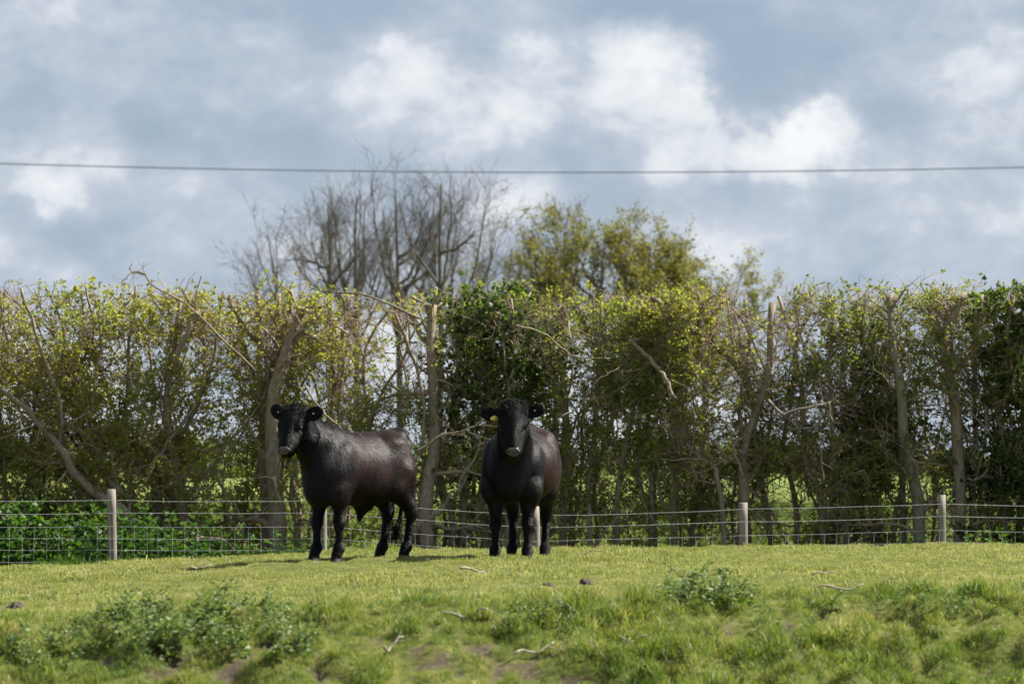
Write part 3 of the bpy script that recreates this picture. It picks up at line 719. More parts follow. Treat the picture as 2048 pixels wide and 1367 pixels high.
def leaf_density(Q):
    px = 1024 + Q[:, 0] / HD * FPX; py = HOR - (Q[:, 2] - ZC) / HD * FPX
    c = np.clip(px / 128 - .5, 0, 14.999); rw = np.clip(np.interp(py, [605, 690, 790, 900, 1030], [0, 1, 2, 3, 4]), 0, 3.999)
    i, j = rw.astype(int), c.astype(int); a, b = rw - i, c - j
    m = LD[i, j] * (1 - a) * (1 - b) + LD[i + 1, j] * a * (1 - b) + LD[i, j + 1] * (1 - a) * b + LD[i + 1, j + 1] * a * b
    return np.clip(m + .60 * fbm(Q[:, 0] * 2.6 + Q[:, 1], Q[:, 2] * 2.6, 91), 0, 1.3)
def hedge_tree(name, label, stems, seed, group=None, leaf='haw', twig=1.0, leafy=1.0, bark=None, branchy=1.0, cat='tree'):
    """stems: list of (points in world space, r0, r1)"""
    r = np.random.default_rng(seed)
    base = np.array(stems[0][0][0]); root = empty(name, tuple(base)); tag(root, label, cat, group)
    S0 = 16; P0 = np.stack([resample(s_[0], S0, .010, r) for s_ in stems])
    R0 = np.stack([np.linspace(s_[1], s_[2], S0) * (1 + r.normal(size=S0) * .05) for s_ in stems])
    P0, R0 = clip_top(P0, R0, r, .05)
    Ls = np.linalg.norm(P0[:, -1] - P0[:, 0], axis=1)
    n1 = np.maximum((Ls * 6.0 * branchy).astype(int), 2)
    P1, R1, _ = children(r, P0, R0, n1, (.05, 1.0), (.35, 1.1), .85, .18, 8, .40, .20, .005, .40)
    P1, R1 = clip_top(P1, R1, r, .07)
    n2 = r.integers(4, 8, len(P1)); P2, R2, _ = children(r, P1, R1, n2, (.15, 1), (.18, .55), .8, .22, 6, .5, .25, .0042, .5)
    P2, R2 = clip_top(P2, R2, r, .08)
    n3 = r.poisson(3.8 * twig, len(P2)); P3, R3, _ = children(r, P2, R2, n3, (.15, 1), (.08, .30), .9, .15, 4, .55, .25, .0026, .5)
    P3, R3 = clip_top(P3, R3, r, .09)
    for P_ in (P1, P2, P3): P_[..., 1] = HD + np.tanh((P_[..., 1] - HD) / .55) * .55
    b = Geo(); b.add(*tubes(P0, R0, 9, True)); loc = base
    tw = Geo(); tw.add(*tubes(P1, R1, 5, True)); tw.add(*tubes(P2, R2, 4)); tw.add(*tubes(P3, R3, 3))
    for g in (b, tw): g.V = [v - loc for v in g.V]
    link('trunk', b.mesh('trunk', bark or M_bark), root); link('branches', tw.mesh('branches', M_twig), root)
    Q = np.concatenate([P3[:, 1:].reshape(-1, 3), P2[:, 3:].reshape(-1, 3)]); D = np.concatenate([(P3[:, 1:] - P3[:, :-1]).reshape(-1, 3), (P2[:, 3:] - P2[:, 2:-1]).reshape(-1, 3)])
    k_ = r.uniform(size=len(Q)) < leaf_density(Q) * leafy * np.interp(Q[:, 2], [0, .8, 1.8, 2.6], [.46, .52, .50, .46]); Q, D = Q[k_], unit(D[k_] + 1e-6)
    m = 4; Q = np.repeat(Q, m, 0); D = unit(np.repeat(D, m, 0) * .5 + rand_unit(r, len(Q)) * .9 + np.array([0, 0, .1]))
    Q = Q + r.normal(size=Q.shape) * .015
    big = 1.35 if leaf == 'ivy' else 1.0
    L = r.uniform(.028, .058, len(Q)) * big; W = L * (r.uniform(.75, 1.0, len(Q)) if leaf == 'ivy' else r.uniform(.5, .8, len(Q)))
    if len(Q):
        V, F = leaf_quads(r, Q - loc, D, L, W); g = Geo()
        g.add(V, F, np.repeat(np.clip(r.normal(.5, .2, len(Q)) + .18 * fbm(Q[:, 0] * 1.1, Q[:, 2] * 1.1, 95) + p_shift(Q), 0, 1), 4))
        link('crown', g.mesh('crown', M_ivy if leaf == 'ivy' else M_haw), root)
    return root
def p_shift(Q):   # young gold-green growth on the left, browner older growth towards the right
    return np.interp(Q[:, 0], [-7, -4, -2, 0, 2, 4, 7], [.26, .24, .10, -.04, .08, -.04, -.10])
def stem(pts, w0, w1, dd=0.0, root=False):
    """photo-traced stem at its own depth in the hedge"""
    d = HD + dd; q = [at(px, py, d) for px, py in pts]; rr = np.random.default_rng(int(pts[0][0] * 7 + pts[-1][1]))
    dy = np.cumsum(rr.normal(size=len(q)) * .07); q = [a + np.array([0, b, 0]) for a, b in zip(q, dy)]
    if root: q[0][2] = float(ground_z(q[0][0], q[0][1])) - .12
    return (q, w0 / FPX * d / 2, w1 / FPX * d / 2)
hedge_tree('hawthorn', 'leaning many-stemmed hawthorn sweeping sideways behind the fence post', [
    stem([(290, 1108), (262, 1038), (206, 996), (154, 954), (126, 898), (89, 860), (56, 818), (0, 770)], 26, 10, -.5, True),
    stem([(299, 1108), (276, 1029), (234, 973), (201, 935), (178, 874), (117, 846), (47, 823)], 20, 7, -.3, True),
    stem([(323, 1108), (318, 1015), (299, 949), (243, 902), (178, 870), (110, 840)], 22, 8, 0, True),
    stem([(337, 1108), (342, 1015), (325, 960), (280, 900), (200, 850), (120, 790)], 18, 6, .2, True),
    stem([(374, 1108), (370, 1005), (356, 945), (346, 902), (335, 800), (352, 700), (367, 600)], 24, 7, .1, True),
    stem([(122, 884), (122, 809), (89, 720), (61, 636), (37, 575)], 10, 6, -.4),
    stem([(178, 870), (190, 780), (205, 690), (190, 575)], 9, 5, 0),
    stem([(243, 902), (255, 790), (262, 680), (275, 570)], 9, 5, .2),
    stem([(349, 743), (356, 710), (374, 668), (398, 624)], 13, 11, -.3),
    stem([(346, 902), (400, 800), (430, 700), (445, 580)], 10, 5, .1),
    stem([(126, 898), (60, 760), (20, 680), (5, 580)], 9, 5, .3)], 501, twig=1.25, leafy=1.15)
hedge_tree('hawthorn', 'thick pollarded trunk with sawn upright stubs beside the smaller cow', [
    stem([(559, 1108), (554, 1015), (545, 921), (549, 804), (573, 697), (596, 640), (608, 601)], 38, 21, -.3, True),
    stem([(530, 1108), (528, 1000), (521, 898), (531, 804), (549, 701), (554, 585)], 20, 14, 0, True),
    stem([(521, 804), (521, 687), (517, 590)], 13, 11, .1), stem([(568, 700), (576, 640), (582, 580)], 11, 9, 0),
    stem([(592, 682), (613, 645), (643, 608)], 8, 6, -.3), stem([(545, 720), (480, 640), (455, 585)], 12, 8, .1),
    stem([(549, 804), (500, 740), (480, 660), (470, 590)], 10, 7, .2)], 502, bark=M_bark, leafy=.8, branchy=.6)
hedge_tree('hawthorn', 'tall straight brown trunk rising between the two cows', [
    stem([(868, 1094), (849, 1030), (858, 968), (868, 898), (868, 828), (865, 734), (863, 654), (865, 608)], 30, 17, -.3, True),
    stem([(890, 1094), (905, 1040), (880, 960), (868, 898)], 16, 12, 0, True),
    stem([(844, 902), (847, 828), (835, 743), (811, 678), (793, 631)], 8, 6, -.4),
    stem([(835, 1094), (842, 1000), (850, 930)], 14, 10, .2, True)], 503, bark=M_bark, leafy=.7, branchy=.7)
hedge_tree('ivy_clad_hawthorn', 'dark ivy-covered stems behind the facing cow', [
    stem([(930, 1090), (925, 980), (905, 850), (915, 720), (905, 600)], 16, 9, 0, True), stem([(975, 1090), (965, 960), (985, 800), (975, 700), (985, 600)], 16, 8, .1, True),
    stem([(1010, 1090), (1015, 960), (1020, 800), (1030, 690), (1020, 600)], 12, 8, -.1, True), stem([(950, 1000), (945, 850), (950, 720), (945, 600)], 9, 6, .3)], 504, leaf='ivy', twig=1.1, leafy=.8)
hedge_tree('hawthorn', 'upright twiggy hawthorn just right of the facing cow', [
    stem([(1120, 1088), (1130, 960), (1130, 800), (1127, 700), (1125, 589)], 18, 10, 0, True), stem([(1136, 1088), (1141, 968), (1128, 850), (1100, 700), (1080, 610)], 10, 7, .2, True),
    stem([(1183, 1088), (1178, 968), (1188, 874), (1200, 700), (1205, 600)], 12, 6, -.2, True)], 505, twig=1.2)
hedge_tree('hawthorn', 'yellow-leaved hawthorn with a sawn leaning limb in mid hedge', [
    stem([(1239, 1088), (1234, 991), (1249, 898), (1267, 780), (1262, 650), (1240, 590)], 13, 7, .1, True), stem([(1305, 1088), (1300, 921), (1295, 828), (1290, 700), (1280, 600)], 12, 7, 0, True),
    stem([(1258, 682), (1295, 715), (1323, 748), (1345, 800)], 9, 8, -.4), stem([(1335, 790), (1323, 678), (1323, 617), (1305, 594)], 12, 11, -.2)], 506, twig=1.1, leafy=1.25)
hedge_tree('hawthorn', 'hawthorn with forked black stubs at the hedge top', [
    stem([(1342, 1088), (1347, 968), (1361, 921), (1350, 800), (1380, 753), (1403, 697), (1398, 640), (1405, 592)], 16, 11, 0, True),
    stem([(1405, 690), (1380, 650), (1360, 600)], 10, 8, .1), stem([(1398, 650), (1430, 625), (1450, 600)], 8, 6, -.1),
    stem([(1455, 1060), (1436, 959), (1400, 915), (1370, 884)], 12, 9, -.4, True)], 507, twig=1.4, leafy=.8)
hedge_tree('hawthorn', 'stout leaning trunk standing behind a fence post with dense brown twigs', [
    stem([(1475, 1090), (1488, 1005), (1483, 945), (1492, 874), (1511, 828), (1535, 740), (1545, 600)], 26, 12, -.1, True), stem([(1511, 828), (1480, 740), (1430, 690), (1415, 620)], 12, 8, .1),
    stem([(1550, 1090), (1530, 990), (1500, 900), (1480, 820), (1500, 700), (1490, 600)], 13, 7, .3, True)], 508, twig=1.7, leafy=.65)
hedge_tree('hawthorn', 'cluster of crooked slender trunks in the twiggy part of the hedge', [
    stem([(1600, 1090), (1590, 1000), (1570, 900), (1590, 760), (1600, 600)], 13, 7, .2, True), stem([(1648, 1090), (1639, 996), (1610, 900), (1600, 750), (1560, 590)], 14, 8, 0, True),
    stem([(1695, 1090), (1690, 1005), (1672, 954), (1665, 850), (1660, 720), (1670, 590)], 14, 7, -.1, True), stem([(1720, 1090), (1706, 1010), (1680, 960)], 9, 6, .3, True)], 509, twig=1.7, leafy=.7)
hedge_tree('hawthorn', 'tall crooked trunk standing between the two right fence posts', [
    stem([(1840, 1088), (1836, 991), (1815, 921), (1803, 837), (1798, 762), (1784, 687), (1779, 622), (1784, 587)], 28, 11, -.2, True), stem([(1807, 1088), (1805, 968), (1793, 851), (1770, 760), (1730, 690), (1715, 600)], 15, 7, 0, True),
    stem([(1760, 1088), (1755, 1000), (1745, 920), (1750, 800), (1740, 650)], 10, 6, .3, True)], 510, twig=1.1, leafy=.9, bark=M_bark2)
hedge_tree('hawthorn', 'sawn-topped grey trunk rising behind the last fence post', [
    stem([(1915, 1075), (1917, 921), (1906, 781), (1887, 687), (1906, 631), (1929, 589)], 25, 16, -.2, True), stem([(1943, 1088), (1943, 921), (1952, 874), (1948, 734), (1957, 650), (1965, 590)], 11, 7, 0, True),
    stem([(1887, 687), (1865, 640), (1855, 590)], 9, 7, .1)], 511, twig=1.0, leafy=.9)
hedge_tree('ivy_clad_hawthorn', 'ivy-smothered hawthorn past the last fence post', [
    stem([(2000, 1088), (2005, 950), (1995, 800), (2010, 690), (2020, 590)], 18, 9, 0, True), stem([(2035, 1088), (2040, 950), (2050, 800), (2045, 650), (2050, 580)], 16, 8, .2, True), stem([(2080, 1088), (2085, 900), (2090, 700), (2085, 585)], 14, 8, 0, True)], 512, leaf='ivy', twig=1.2, leafy=1.3)
hedge_tree('ivy_clad_hawthorn', 'low dark ivy mass around stems left of the tall crooked trunk', [
    stem([(1735, 1080), (1720, 950), (1730, 860), (1725, 790)], 10, 6, .4, True), stem([(1680, 1000), (1690, 900), (1685, 800)], 8, 5, .5)], 513, leaf='ivy', twig=1.6, leafy=1.4)
# slender fill shrubs along the whole hedge
r = np.random.default_rng(77)
for i, x in enumerate(np.arange(-9.2, 9.3, .56)):
    x = x + r.uniform(-.15, .15); st = []
    gap = -2.6 < x < -1.3
    for j in range(3):
        y = 45.2 + r.uniform(-.5, .9); bx = x + r.normal() * .12; z0 = float(ground_z(bx, y)) - .1
        pts = [np.array([bx, y, z0])]
        for k_ in range(1, 6): pts.append(np.array([bx + r.normal() * .10 * k_ ** .6, y + r.normal() * .08, z0 + k_ * .76]))
        w = r.uniform(.016, .034); st.append((pts, w, w * .45))
    right = x > .4
    hedge_tree('hedge_shrub', ['slim pale-leaved hawthorn shrub filling the hedge left of the facing cow', 'slim twiggy hawthorn shrub filling the hedge right of the facing cow'][int(right)], st, 900 + i,
               ['slender shrubs filling the leafy left hedge', 'slender shrubs filling the twiggy right hedge'][int(right)], twig=(1.35 if right else .95), leafy=(.9 if gap else .62 if right else .95), cat='shrub')
# dead limbs lodged in the hedge
def dead_limb(label, lines, dd, mat, seed, twigs=3):
    r = np.random.default_rng(seed); g = Geo(); base = None
    for pts, w0, w1 in lines:
        q, r0, r1 = stem(pts, w0 * .75, w1 * .6, dd); P = resample(q, 18, .006, r)[None]; base = P[0, 0] if base is None else base
        Rr = np.linspace(r0, r1, 18)[None] * (1 + r.normal(size=(1, 18)) * .08); g.add(*tubes(P, Rr, 7, True))
        P1, R1, _ = children(r, P, Rr, twigs, (.2, .95), (.12, .4), .8, .1, 6, .5, .2, .003); g.add(*tubes(P1, R1, 5, True))
        P2, R2, _ = children(r, P1, R1, 2, (.3, 1), (.06, .2), .8, .1, 4, .6, .2, .002); g.add(*tubes(P2, R2, 4))
    g.V = [v - base for v in g.V]; o = link('dead_branch', g.mesh('dead_branch', mat)); o.location = base; tag(o, label, 'branch')
dead_limb('bare crooked twig arching above the leafy hedge top', [([(510, 739), (445, 678), (398, 631), (365, 603), (304, 570), (290, 547), (262, 542), (272, 516)], 7, 3), ([(290, 547), (262, 545), (240, 562)], 4, 2)], -.8, M_bark, 41, 6)
dead_limb('long pale bare branch reaching past the pollard stubs', [([(840, 636), (783, 610), (732, 589), (671, 582), (624, 575), (608, 556)], 8, 3), ([(835, 650), (790, 625), (740, 612)], 5, 3)], -.8, M_bark, 42, 6)
dead_limb('bleached dead branch hanging in the twiggy hedge', [([(1536, 799), (1564, 828), (1583, 823), (1634, 809), (1658, 804), (1678, 790)], 9, 5), ([(1658, 804), (1655, 837), (1620, 856), (1583, 856)], 7, 4), ([(1639, 865), (1641, 907), (1646, 963)], 6, 4)], -.8, M_bark2, 43, 5)
dead_limb('pale slanting branch just above the bullock', [([(608, 770), (638, 814), (676, 851), (705, 880)], 7, 5)], -.8, M_bark2, 44, 4)
dead_limb('pale crooked branch beside the facing cow', [([(830, 905), (886, 870), (933, 860), (968, 838)], 8, 5), ([(915, 985), (925, 950), (950, 915), (961, 880)], 8, 5)], -.8, M_bark, 45, 4)
dead_limb('mossy fallen branch lying under the leaning hawthorn', [([(318, 1108), (356, 1085), (402, 1076), (449, 1080), (477, 1108)], 16, 9), ([(180, 1050), (205, 1065), (240, 1095), (262, 1115)], 14, 9)], -.9, M_bark, 46, 3)
dead_limb('thick fallen log at the foot of the tall straight trunk', [([(818, 1092), (838, 1052), (866, 1030), (890, 1012), (900, 985)], 28, 12), ([(850, 1040), (900, 1058), (950, 1052), (990, 1068)], 13, 8)], -.5, M_bark, 47, 3)
dead_limb('thin bare twig crossing the hedge right of the facing cow', [([(1030, 650), (1085, 665), (1130, 700), (1160, 715), (1220, 715)], 6, 3), ([(1120, 835), (1160, 810), (1190, 765), (1240, 735)], 6, 3)], -.8, M_bark, 48, 5)

# undergrowth of leafy weeds at the hedge bottom
def weed_geo(r, h, n, lw):
    g = Geo(); st_ = resample([(0, 0, -.03), (r.normal() * .03, r.normal() * .03, h * .5), (r.normal() * .06, r.normal() * .06, h)], 6)
    g.add(*tubes(st_[None], np.linspace(.004, .002, 6)[None], 4))
    k_ = np.linspace(.12, 1, n); idx_ = np.minimum((k_ * 5).astype(int), 5); P = np.repeat(st_[idx_], 4, 0) + r.normal(size=(n * 4, 3)) * .008
    az = np.tile(np.arange(4) * np.pi / 2, n) + np.repeat(np.arange(n) * np.pi / 4, 4) + r.normal(size=n * 4) * .3
    D = unit(np.stack([np.cos(az), np.sin(az), r.uniform(-.15, .55, n * 4)], 1)); L = lw * r.uniform(.7, 1.2, n * 4) * np.repeat(1.15 - .6 * k_, 4)
    V, F = leaf_quads(r, P, D, L, L * .52); g2 = Geo(); g2.add(V, F, np.repeat(np.clip(r.normal(.5, .2, n * 4) + .25 * np.repeat(k_, 4) - .1, 0, 1), 4)); return g, g2
wc = bpy.data.collections.new('weed')
for i in range(5):
    a, b = weed_geo(np.random.default_rng(60 + i), .42, 9, .085); a.add(np.concatenate(b.V), np.concatenate(b.F[4]), np.concatenate(b.T))
    wc.objects.link(bpy.data.objects.new('weed_%02d' % i, a.mesh('weed', M_verge)))
P = pts_in(np.random.default_rng(9), 5200, -9, 9, 42.5, 47.0, lambda x, y: wedge(x, y) * np.clip(.35 + .7 * fbm(x * .7, y * .7, 81) + .35 * (x < -3.5), 0, 1))
s = (np.interp(P[:, 0], [-7, -4.5, -3, 0, 4, 6, 8], [2.1, 1.9, 1.3, .8, .9, 1.4, 1.5]) * np.random.default_rng(1).uniform(.5, 1.15, len(P)))[:, None] * np.array([.8, .8, 1])
scatter('hedge_bottom_weeds', P, s, wc, 5, 5, 'leafy green weeds crowding the foot of the hedge', .15)

# ------------------------------------------------------------------ trees and bushes beyond the hedge
def open_tree(name, label, px, d, top_py, spread, seed, leaves=0, mat=None, lean=0.0, group=None, n0=5, dens=1.0, split=.35, leaf_size=.09):
    r = np.random.default_rng(seed); x = (px - 1024) / FPX * d; z0 = float(ground_z(x, d)) - .2; zt = ZC + (HOR - top_py) / FPX * d; Ht = (zt - z0) * 1.0
    base = np.array([x, d, z0]); root = empty(name, tuple(base)); tag(root, label, 'tree', group)
    S = 10; tz = np.linspace(0, 1, S)
    tr = np.stack([lean * Ht * tz ** 1.5 + r.normal(size=S).cumsum() * .02, r.normal(size=S).cumsum() * .02, tz * Ht * .93], 1)[None]
    r0 = .015 * Ht; Rt = np.linspace(r0, r0 * .12, S)[None]
    P1 = []; R1 = []
    for i in range(n0 * 2):                          # ascending fan of limbs
        t0 = split + (.80 - split) * r.uniform(0, 1) ** 1.8; p0 = np.array([np.interp(t0, tz, tr[0, :, k_]) for k_ in range(3)]); az = r.uniform(0, 6.283)
        out = np.array([math.cos(az), math.sin(az), 0]) * spread * Ht * r.uniform(.35, 1.0) * (1 - (t0 - split) * .9); hgt = (Ht * r.uniform(.78, .98) - p0[2])
        rr = np.hypot(out[0], out[1]) / (spread * Ht); hgt *= (1 - .42 * rr ** 2)
        q = [p0, p0 + out * .42 + np.array([0, 0, hgt * .25]), p0 + out * .78 + np.array([0, 0, hgt * .60]), p0 + out * .95 + np.array([lean * .3, 0, max(hgt, .3)])]
        P1.append(resample(q, S, .03, r)); R1.append(np.linspace(r0 * .36, r0 * .08, S))
    P1 = np.stack(P1); R1 = np.stack(R1); A = np.concatenate([tr, P1]); AR = np.concatenate([Rt, R1])
    P2, R2, _ = children(r, A, AR, int(7 * dens), (.3, 1), (.06 * Ht, .16 * Ht), .62, .12, 8, .45, .12, .009, .8)
    P3, R3, _ = children(r, P2, R2, int(5 * dens), (.15, 1), (.04 * Ht, .09 * Ht), .65, .15, 6, .5, .12, .005, .75)
    P4, R4, _ = children(r, P3, R3, int(5 * dens), (.15, 1), (.02 * Ht, .055 * Ht), .7, .12, 4, .6, .14, .004, .75)
    b = Geo(); b.add(*tubes(tr, Rt, 9)); t_ = Geo(); t_.add(*tubes(P1, R1, 6)); t_.add(*tubes(P2, R2, 4)); t_.add(*tubes(P3, R3, 3)); t_.add(*tubes(P4, R4, 3))
    link('trunk', b.mesh('trunk', M_farbark), root); link('branches', t_.mesh('branches', M_farbark), root)
    if leaves:
        Q = np.concatenate([P4.reshape(-1, 3), P3[:, 2:].reshape(-1, 3)]); cl_ = fbm(Q[:, 0] * 1.3 + seed, Q[:, 2] * 1.3 + Q[:, 1], 101)
        w = np.clip(.5 + .8 * cl_, .05, 1.5); Q = Q[r.choice(len(Q), leaves, p=w / w.sum())] + r.normal(size=(leaves, 3)) * .05
        L = leaf_size * r.uniform(.6, 1.3, leaves); V, F = leaf_quads(r, Q, unit(rand_unit(r, leaves) + np.array([0, 0, .2])), L, L * .62)
        g = Geo(); g.add(V, F, np.repeat(np.clip(r.normal(.5, .2, leaves), 0, 1), 4)); link('crown', g.mesh('crown', mat), root)
    return root
BT = 105.0
G1 = 'bare trees beyond the hedge'
open_tree('bare_tree', 'small bare tree leaning outward at the end of the bare group', 590, BT, 430, .22, 1, lean=-.10, n0=4, dens=.9, split=.45)
open_tree('bare_tree', 'bare fan-shaped tree behind the pollard trunk', 668, BT + 2, 365, .27, 2, lean=-.02, n0=6, split=.48)
open_tree('bare_tree', 'slender bare tree rising beside the fan-shaped one', 715, BT + 8, 345, .17, 3, lean=.0, n0=5, split=.5)
open_tree('bare_tree', 'bare tree with an even narrow crown in mid group', 800, BT + 4, 330, .22, 4, lean=-.01, n0=6, split=.52)
open_tree('bare_tree', 'tallest bare tree with a strong central stem above the straight trunk', 882, BT, 318, .27, 5, lean=.0, n0=8, dens=1.1, split=.45)
open_tree('bare_tree', 'low bare bushy tree beside the yellow-green crowns', 985, BT + 6, 455, .26, 6, lean=.06, n0=6, split=.35, leaves=1200, mat=M_far)
for px, top, sp, sd_, lf, lab in [(1105, 425, .28, 11, 6000, 'thinly leafed yellow-green tree next to the bare group'), (1185, 432, .30, 12, 8500, 'yellow-green tree with tufted clumps in mid group'),
                                  (1275, 450, .32, 13, 10000, 'rounded olive-green tree just breaking into leaf'), (1350, 490, .33, 14, 11000, 'lower olive-green tree at the sloping end of the leafy group'),
                                  (1405, 520, .32, 15, 9000, 'smallest olive-green tree dipping behind the hedge top')]:
    open_tree('leafing_tree', lab, px, BT + sd_ - 8, top, sp, sd_, leaves=lf, mat=M_far, n0=6, split=.34, leaf_size=.09, lean=.04)
r = np.random.default_rng(5)
for i in range(16):                                   # distant field hedge bushes
    px = -150 + i * 158 + r.uniform(-40, 40); d = 235 + r.uniform(-12, 12); x = (px - 1024) / FPX * d; z0 = float(ground_z(x, d)) - .2
    root = empty('distant_bush', (x, d, z0)); tag(root, 'distant rounded bush in the hedgerow across the far field', 'bush', 'bushes in the distant hedgerow')
    h = r.uniform(1.9, 3.0); n_ = 1500; Q = rand_unit(r, n_) * (r.uniform(.3, 1, (n_, 1)) ** .5) * np.array([3.2, 1.5, h * .55]) ; Q *= (1 + .25 * fbm(Q[:, 0] * .9 + i, Q[:, 2] * 1.2, 120))[:, None]; Q[:, 2] += h * .5
    L = r.uniform(.18, .40, n_); V, F = leaf_quads(r, Q, unit(rand_unit(r, n_)), L, L * .7); g = Geo(); g.add(V, F, np.repeat(np.clip(r.normal(.3, .2, n_), 0, 1), 4)); link('crown', g.mesh('crown', M_haw), root)
    st_ = np.stack([resample([(a, 0, 0), (a * 1.4 + .1, .1, h * .3), (a * 2, 0, h * .7)], 6) for a in (-.9, -.1, .8)]); g = Geo(); g.add(*tubes(st_, np.tile(np.linspace(.09, .03, 6), (3, 1)), 5)); link('trunk', g.mesh('trunk', M_farbark), root)

# ------------------------------------------------------------------ overhead cables and a bird
for i, (dz, dd) in enumerate(((0, 0), (-.020, .04))):
    xs = np.linspace(-45, 45, 91); zc_ = ZC + (HOR - 342.5) / FPX * 62.0 + dz; x0 = 1.0
    P = np.stack([xs, 62.0 + dd + 0 * xs, zc_ + .00150 * (xs - x0) ** 2 * np.where(xs < x0, 1.05, .95)], 1); b0 = P[45].copy()
    g = Geo(); g.add(*tubes((P - b0)[None], np.full((1, 91), .0048), 6)); o = link('overhead_cable', g.mesh('overhead_cable', M_cable)); o.location = b0
    tag(o, ['upper dark overhead cable sagging across the sky', 'lower dark overhead cable running close under the other'][i], 'cable', 'overhead cables')
b0 = at(1838, 161, 190); g = Geo(); wv_ = np.linspace(-1, 1, 9)
V = np.array([[a * .10, b - .05 * abs(a), .05 * (1 - a * a) - .02 * abs(a)] for a in wv_ for b in (-.022 * (1.2 - abs(a)), .022 * (1.2 - abs(a)))]); ii = np.arange(18).reshape(9, 2)
V2 = np.concatenate([V, V + np.array([0, 0, .008])]); g.add(V2, [np.stack([ii[:-1, 0], ii[1:, 0], ii[1:, 1], ii[:-1, 1]], 1), np.stack([ii[:-1, 0], ii[:-1, 1], ii[1:, 1], ii[1:, 0]], 1) + 18])
bs = resample([(0, -.09, .035), (0, -.05, .04), (0, .0, .04), (0, .09, .038)], 8); g.add(*tubes(bs[None], np.array([[.004, .014, .02, .022, .02, .014, .008, .012]]), 8, True))
o = link('bird', g.mesh('bird', M_bird)); o.location = b0; tag(o, 'tiny dark bird flying high in the cloudy sky', 'bird')

# ------------------------------------------------------------------ nettles on the bank
NV_ = []
for i in range(7):
    r = np.random.default_rng(160 + i); a, b = weed_geo(r, .20, 7, .060); NV_.append((a.mesh('stem', M_net), b.mesh('leaves', M_net)))
def ground_at(px, py):
    """where the sight line through a photo pixel meets the ground"""
    d = np.linspace(19, 42, 3000); q = at(px, py, 1.0); x = q[0] * d; z = ZC + (HOR - py) / FPX * d; below = np.nonzero(ground_z(x, d) > z)[0]
    i = below[0] if len(below) else -1; return x[i], d[i], float(ground_z(x[i], d[i]))
r = np.random.default_rng(17)
patches = [((150, 1300), (640, 1300), 1225, 1318, 130, .98, 'nettle plant in the broad clump on the bank below the bullock', 'nettles in the broad left clump'),
           ((0, 1300), (190, 1300), 1265, 1345, 40, .75, 'low nettle plant at the edge of the broad clump', 'low nettles at the clump edge'),
           ((1320, 0), (1500, 0), 1186, 1214, 48, .95, 'nettle plant in the small isolated mound on the pasture edge', 'nettles in the isolated mound'),
           ((1000, 0), (1150, 0), 1228, 1262, 22, .75, 'short nettle plant on the bank below the facing cow', 'short nettles below the facing cow'),
           ((1790, 0), (2040, 0), 1195, 1240, 24, .65, 'small nettle plant on the bank below the last fence post', 'nettles below the last fence post'),
           ((1480, 0), (1780, 0), 1215, 1260, 16, .6, 'tiny nettle sprig among the tussocks below the nettle mound', 'nettle sprigs among tussocks')]
for (xa, _), (xb, _), ya, yb, n_, sc_, lab, grp in patches:
    for k_ in range(n_):
        u = r.uniform(-1, 1); px = (xa + xb) / 2 + u * (xb - xa) / 2; x, y, z = ground_at(px, r.uniform(ya, yb))
        root = empty('nettle_plant', (x, y, z), r.uniform(0, 6.28)); sz = sc_ * r.uniform(.65, 1.2) * (1 - .35 * u * u); root.scale = (sz * 1.1, sz * 1.1, sz)
        root.rotation_euler = (r.normal() * .15, r.normal() * .15, r.uniform(0, 6.28)); tag(root, lab, 'nettle', grp)
        a, b = NV_[r.integers(0, 7)]; link('stem', a, root); link('leaves', b, root)

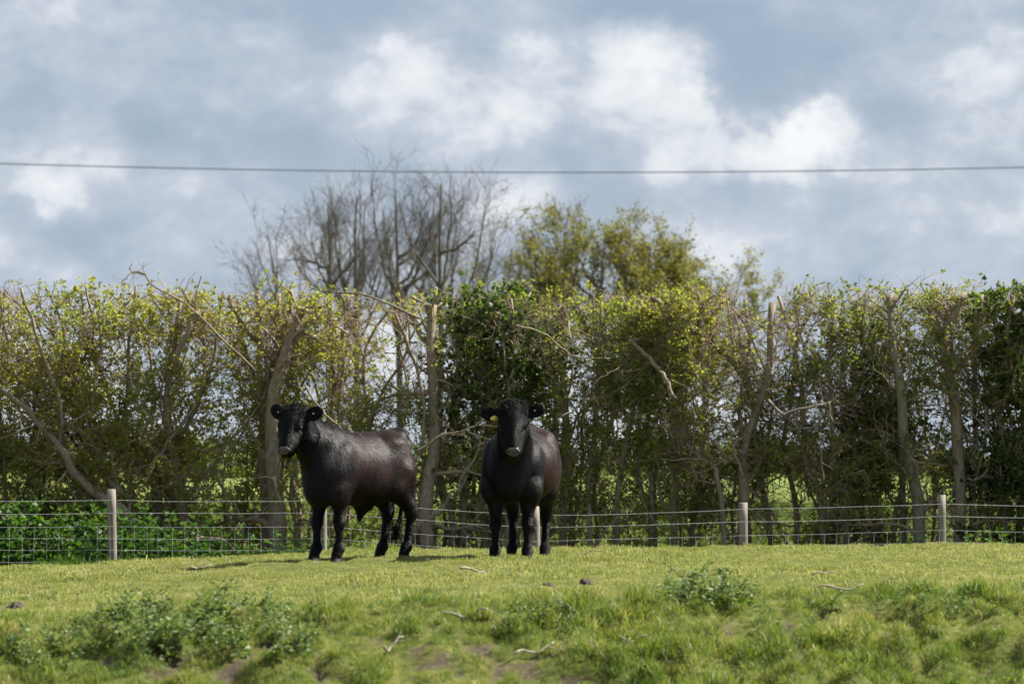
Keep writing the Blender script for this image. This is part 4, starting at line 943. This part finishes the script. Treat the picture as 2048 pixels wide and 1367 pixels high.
# ------------------------------------------------------------------ fallen sticks, dung, straw
def stick(label, px, py, Lm, ang, rad, seed, fork=1, name='fallen_stick', mat=M_dead):
    r = np.random.default_rng(seed); x, y, z = ground_at(px, py); g = Geo(); dx = np.array([math.cos(ang), math.sin(ang) * 1.0])
    u = np.linspace(-.5, .5, 5) * Lm; w = r.normal(size=5).cumsum() * Lm * .05
    q = np.stack([u * dx[0] - w * dx[1], u * dx[1] + w * dx[0]], 1); q3 = np.column_stack([q, ground_z(q[:, 0] + x, q[:, 1] + y) - z + .035 + r.uniform(0, .03, 5)])
    P = resample(q3, 14, .003, r)[None]; Rr = np.linspace(rad, rad * .55, 14)[None] * (1 + r.normal(size=(1, 14)) * .1); g.add(*tubes(P, Rr, 7, True))
    if fork:
        P1, R1, _ = children(r, P, Rr, fork, (.3, .8), (Lm * .2, Lm * .45), .6, .12, 6, .7, .12, .003); g.add(*tubes(P1, R1, 5, True))
    o = link(name, g.mesh(name, mat)); o.location = (x, y, z); tag(o, label, 'stick')
stick('pale forked stick lying on the pasture between the cows', 945, 1150, .22, .35, .012, 1, 2)
stick('short brown stick on the grass before the left fence post', 402, 1142, .20, .1, .010, 2, 1)
stick('two-pronged bleached stick on the bank edge below the cows', 935, 1245, .34, -.1, .010, 3, 1)
stick('thin white stick on the pasture right of the nettle mound', 1648, 1158, .20, .1, .008, 4, 1)
stick('straight pale stick on the bank crest under the right posts', 1675, 1184, .36, .03, .009, 5, 0)
stick('curved white twig on the lower bank below the facing cow', 1072, 1318, .28, .5, .009, 6, 1)
stick('slim straw-coloured stick near the facing cow on the grass', 1180, 1113, .28, .05, .006, 7, 0)
stick('small upright twig below the middle of the nettle clump', 330, 1325, .14, 1.2, .009, 10, 2)
stick('dry forked twig on bare soil of the bank', 790, 1305, .20, .8, .009, 11, 2)
stick('thin bleached twig on the bank under the nettle mound', 1270, 1290, .2, .3, .006, 13, 1)
for i, (px, py, sz, lab) in enumerate([(1172, 1166, .055, 'dark crumbly dung pat on the pasture below the facing cow'), (1097, 1170, .04, 'small dark dung pat beside the larger one'), (32, 1215, .06, 'brown earth clod on the left pasture edge')]):
    r = np.random.default_rng(300 + i); x, y, z = ground_at(px, py); us, vs_ = np.meshgrid(np.linspace(0, 2 * np.pi, 20, endpoint=False), np.linspace(.03, np.pi / 2, 8), indexing='ij')
    q = np.stack([np.cos(us) * np.sin(vs_), np.sin(us) * np.sin(vs_), np.cos(vs_) * .75], -1).reshape(-1, 3); q *= (1 + .35 * fbm(q[:, 0] * 3 + i, q[:, 1] * 3 + q[:, 2] * 2, 130))[:, None] * sz
    q[:, 2] += -.005; ii = np.arange(160).reshape(20, 8); jj = np.roll(ii, -1, 0)
    o = link('dung_pat', mesh('dung_pat', q, [np.stack([ii[:, :-1], ii[:, 1:], jj[:, 1:], jj[:, :-1]], -1).reshape(-1, 4)], M_dung)); o.location = (x, y, z); tag(o, lab, 'dung')
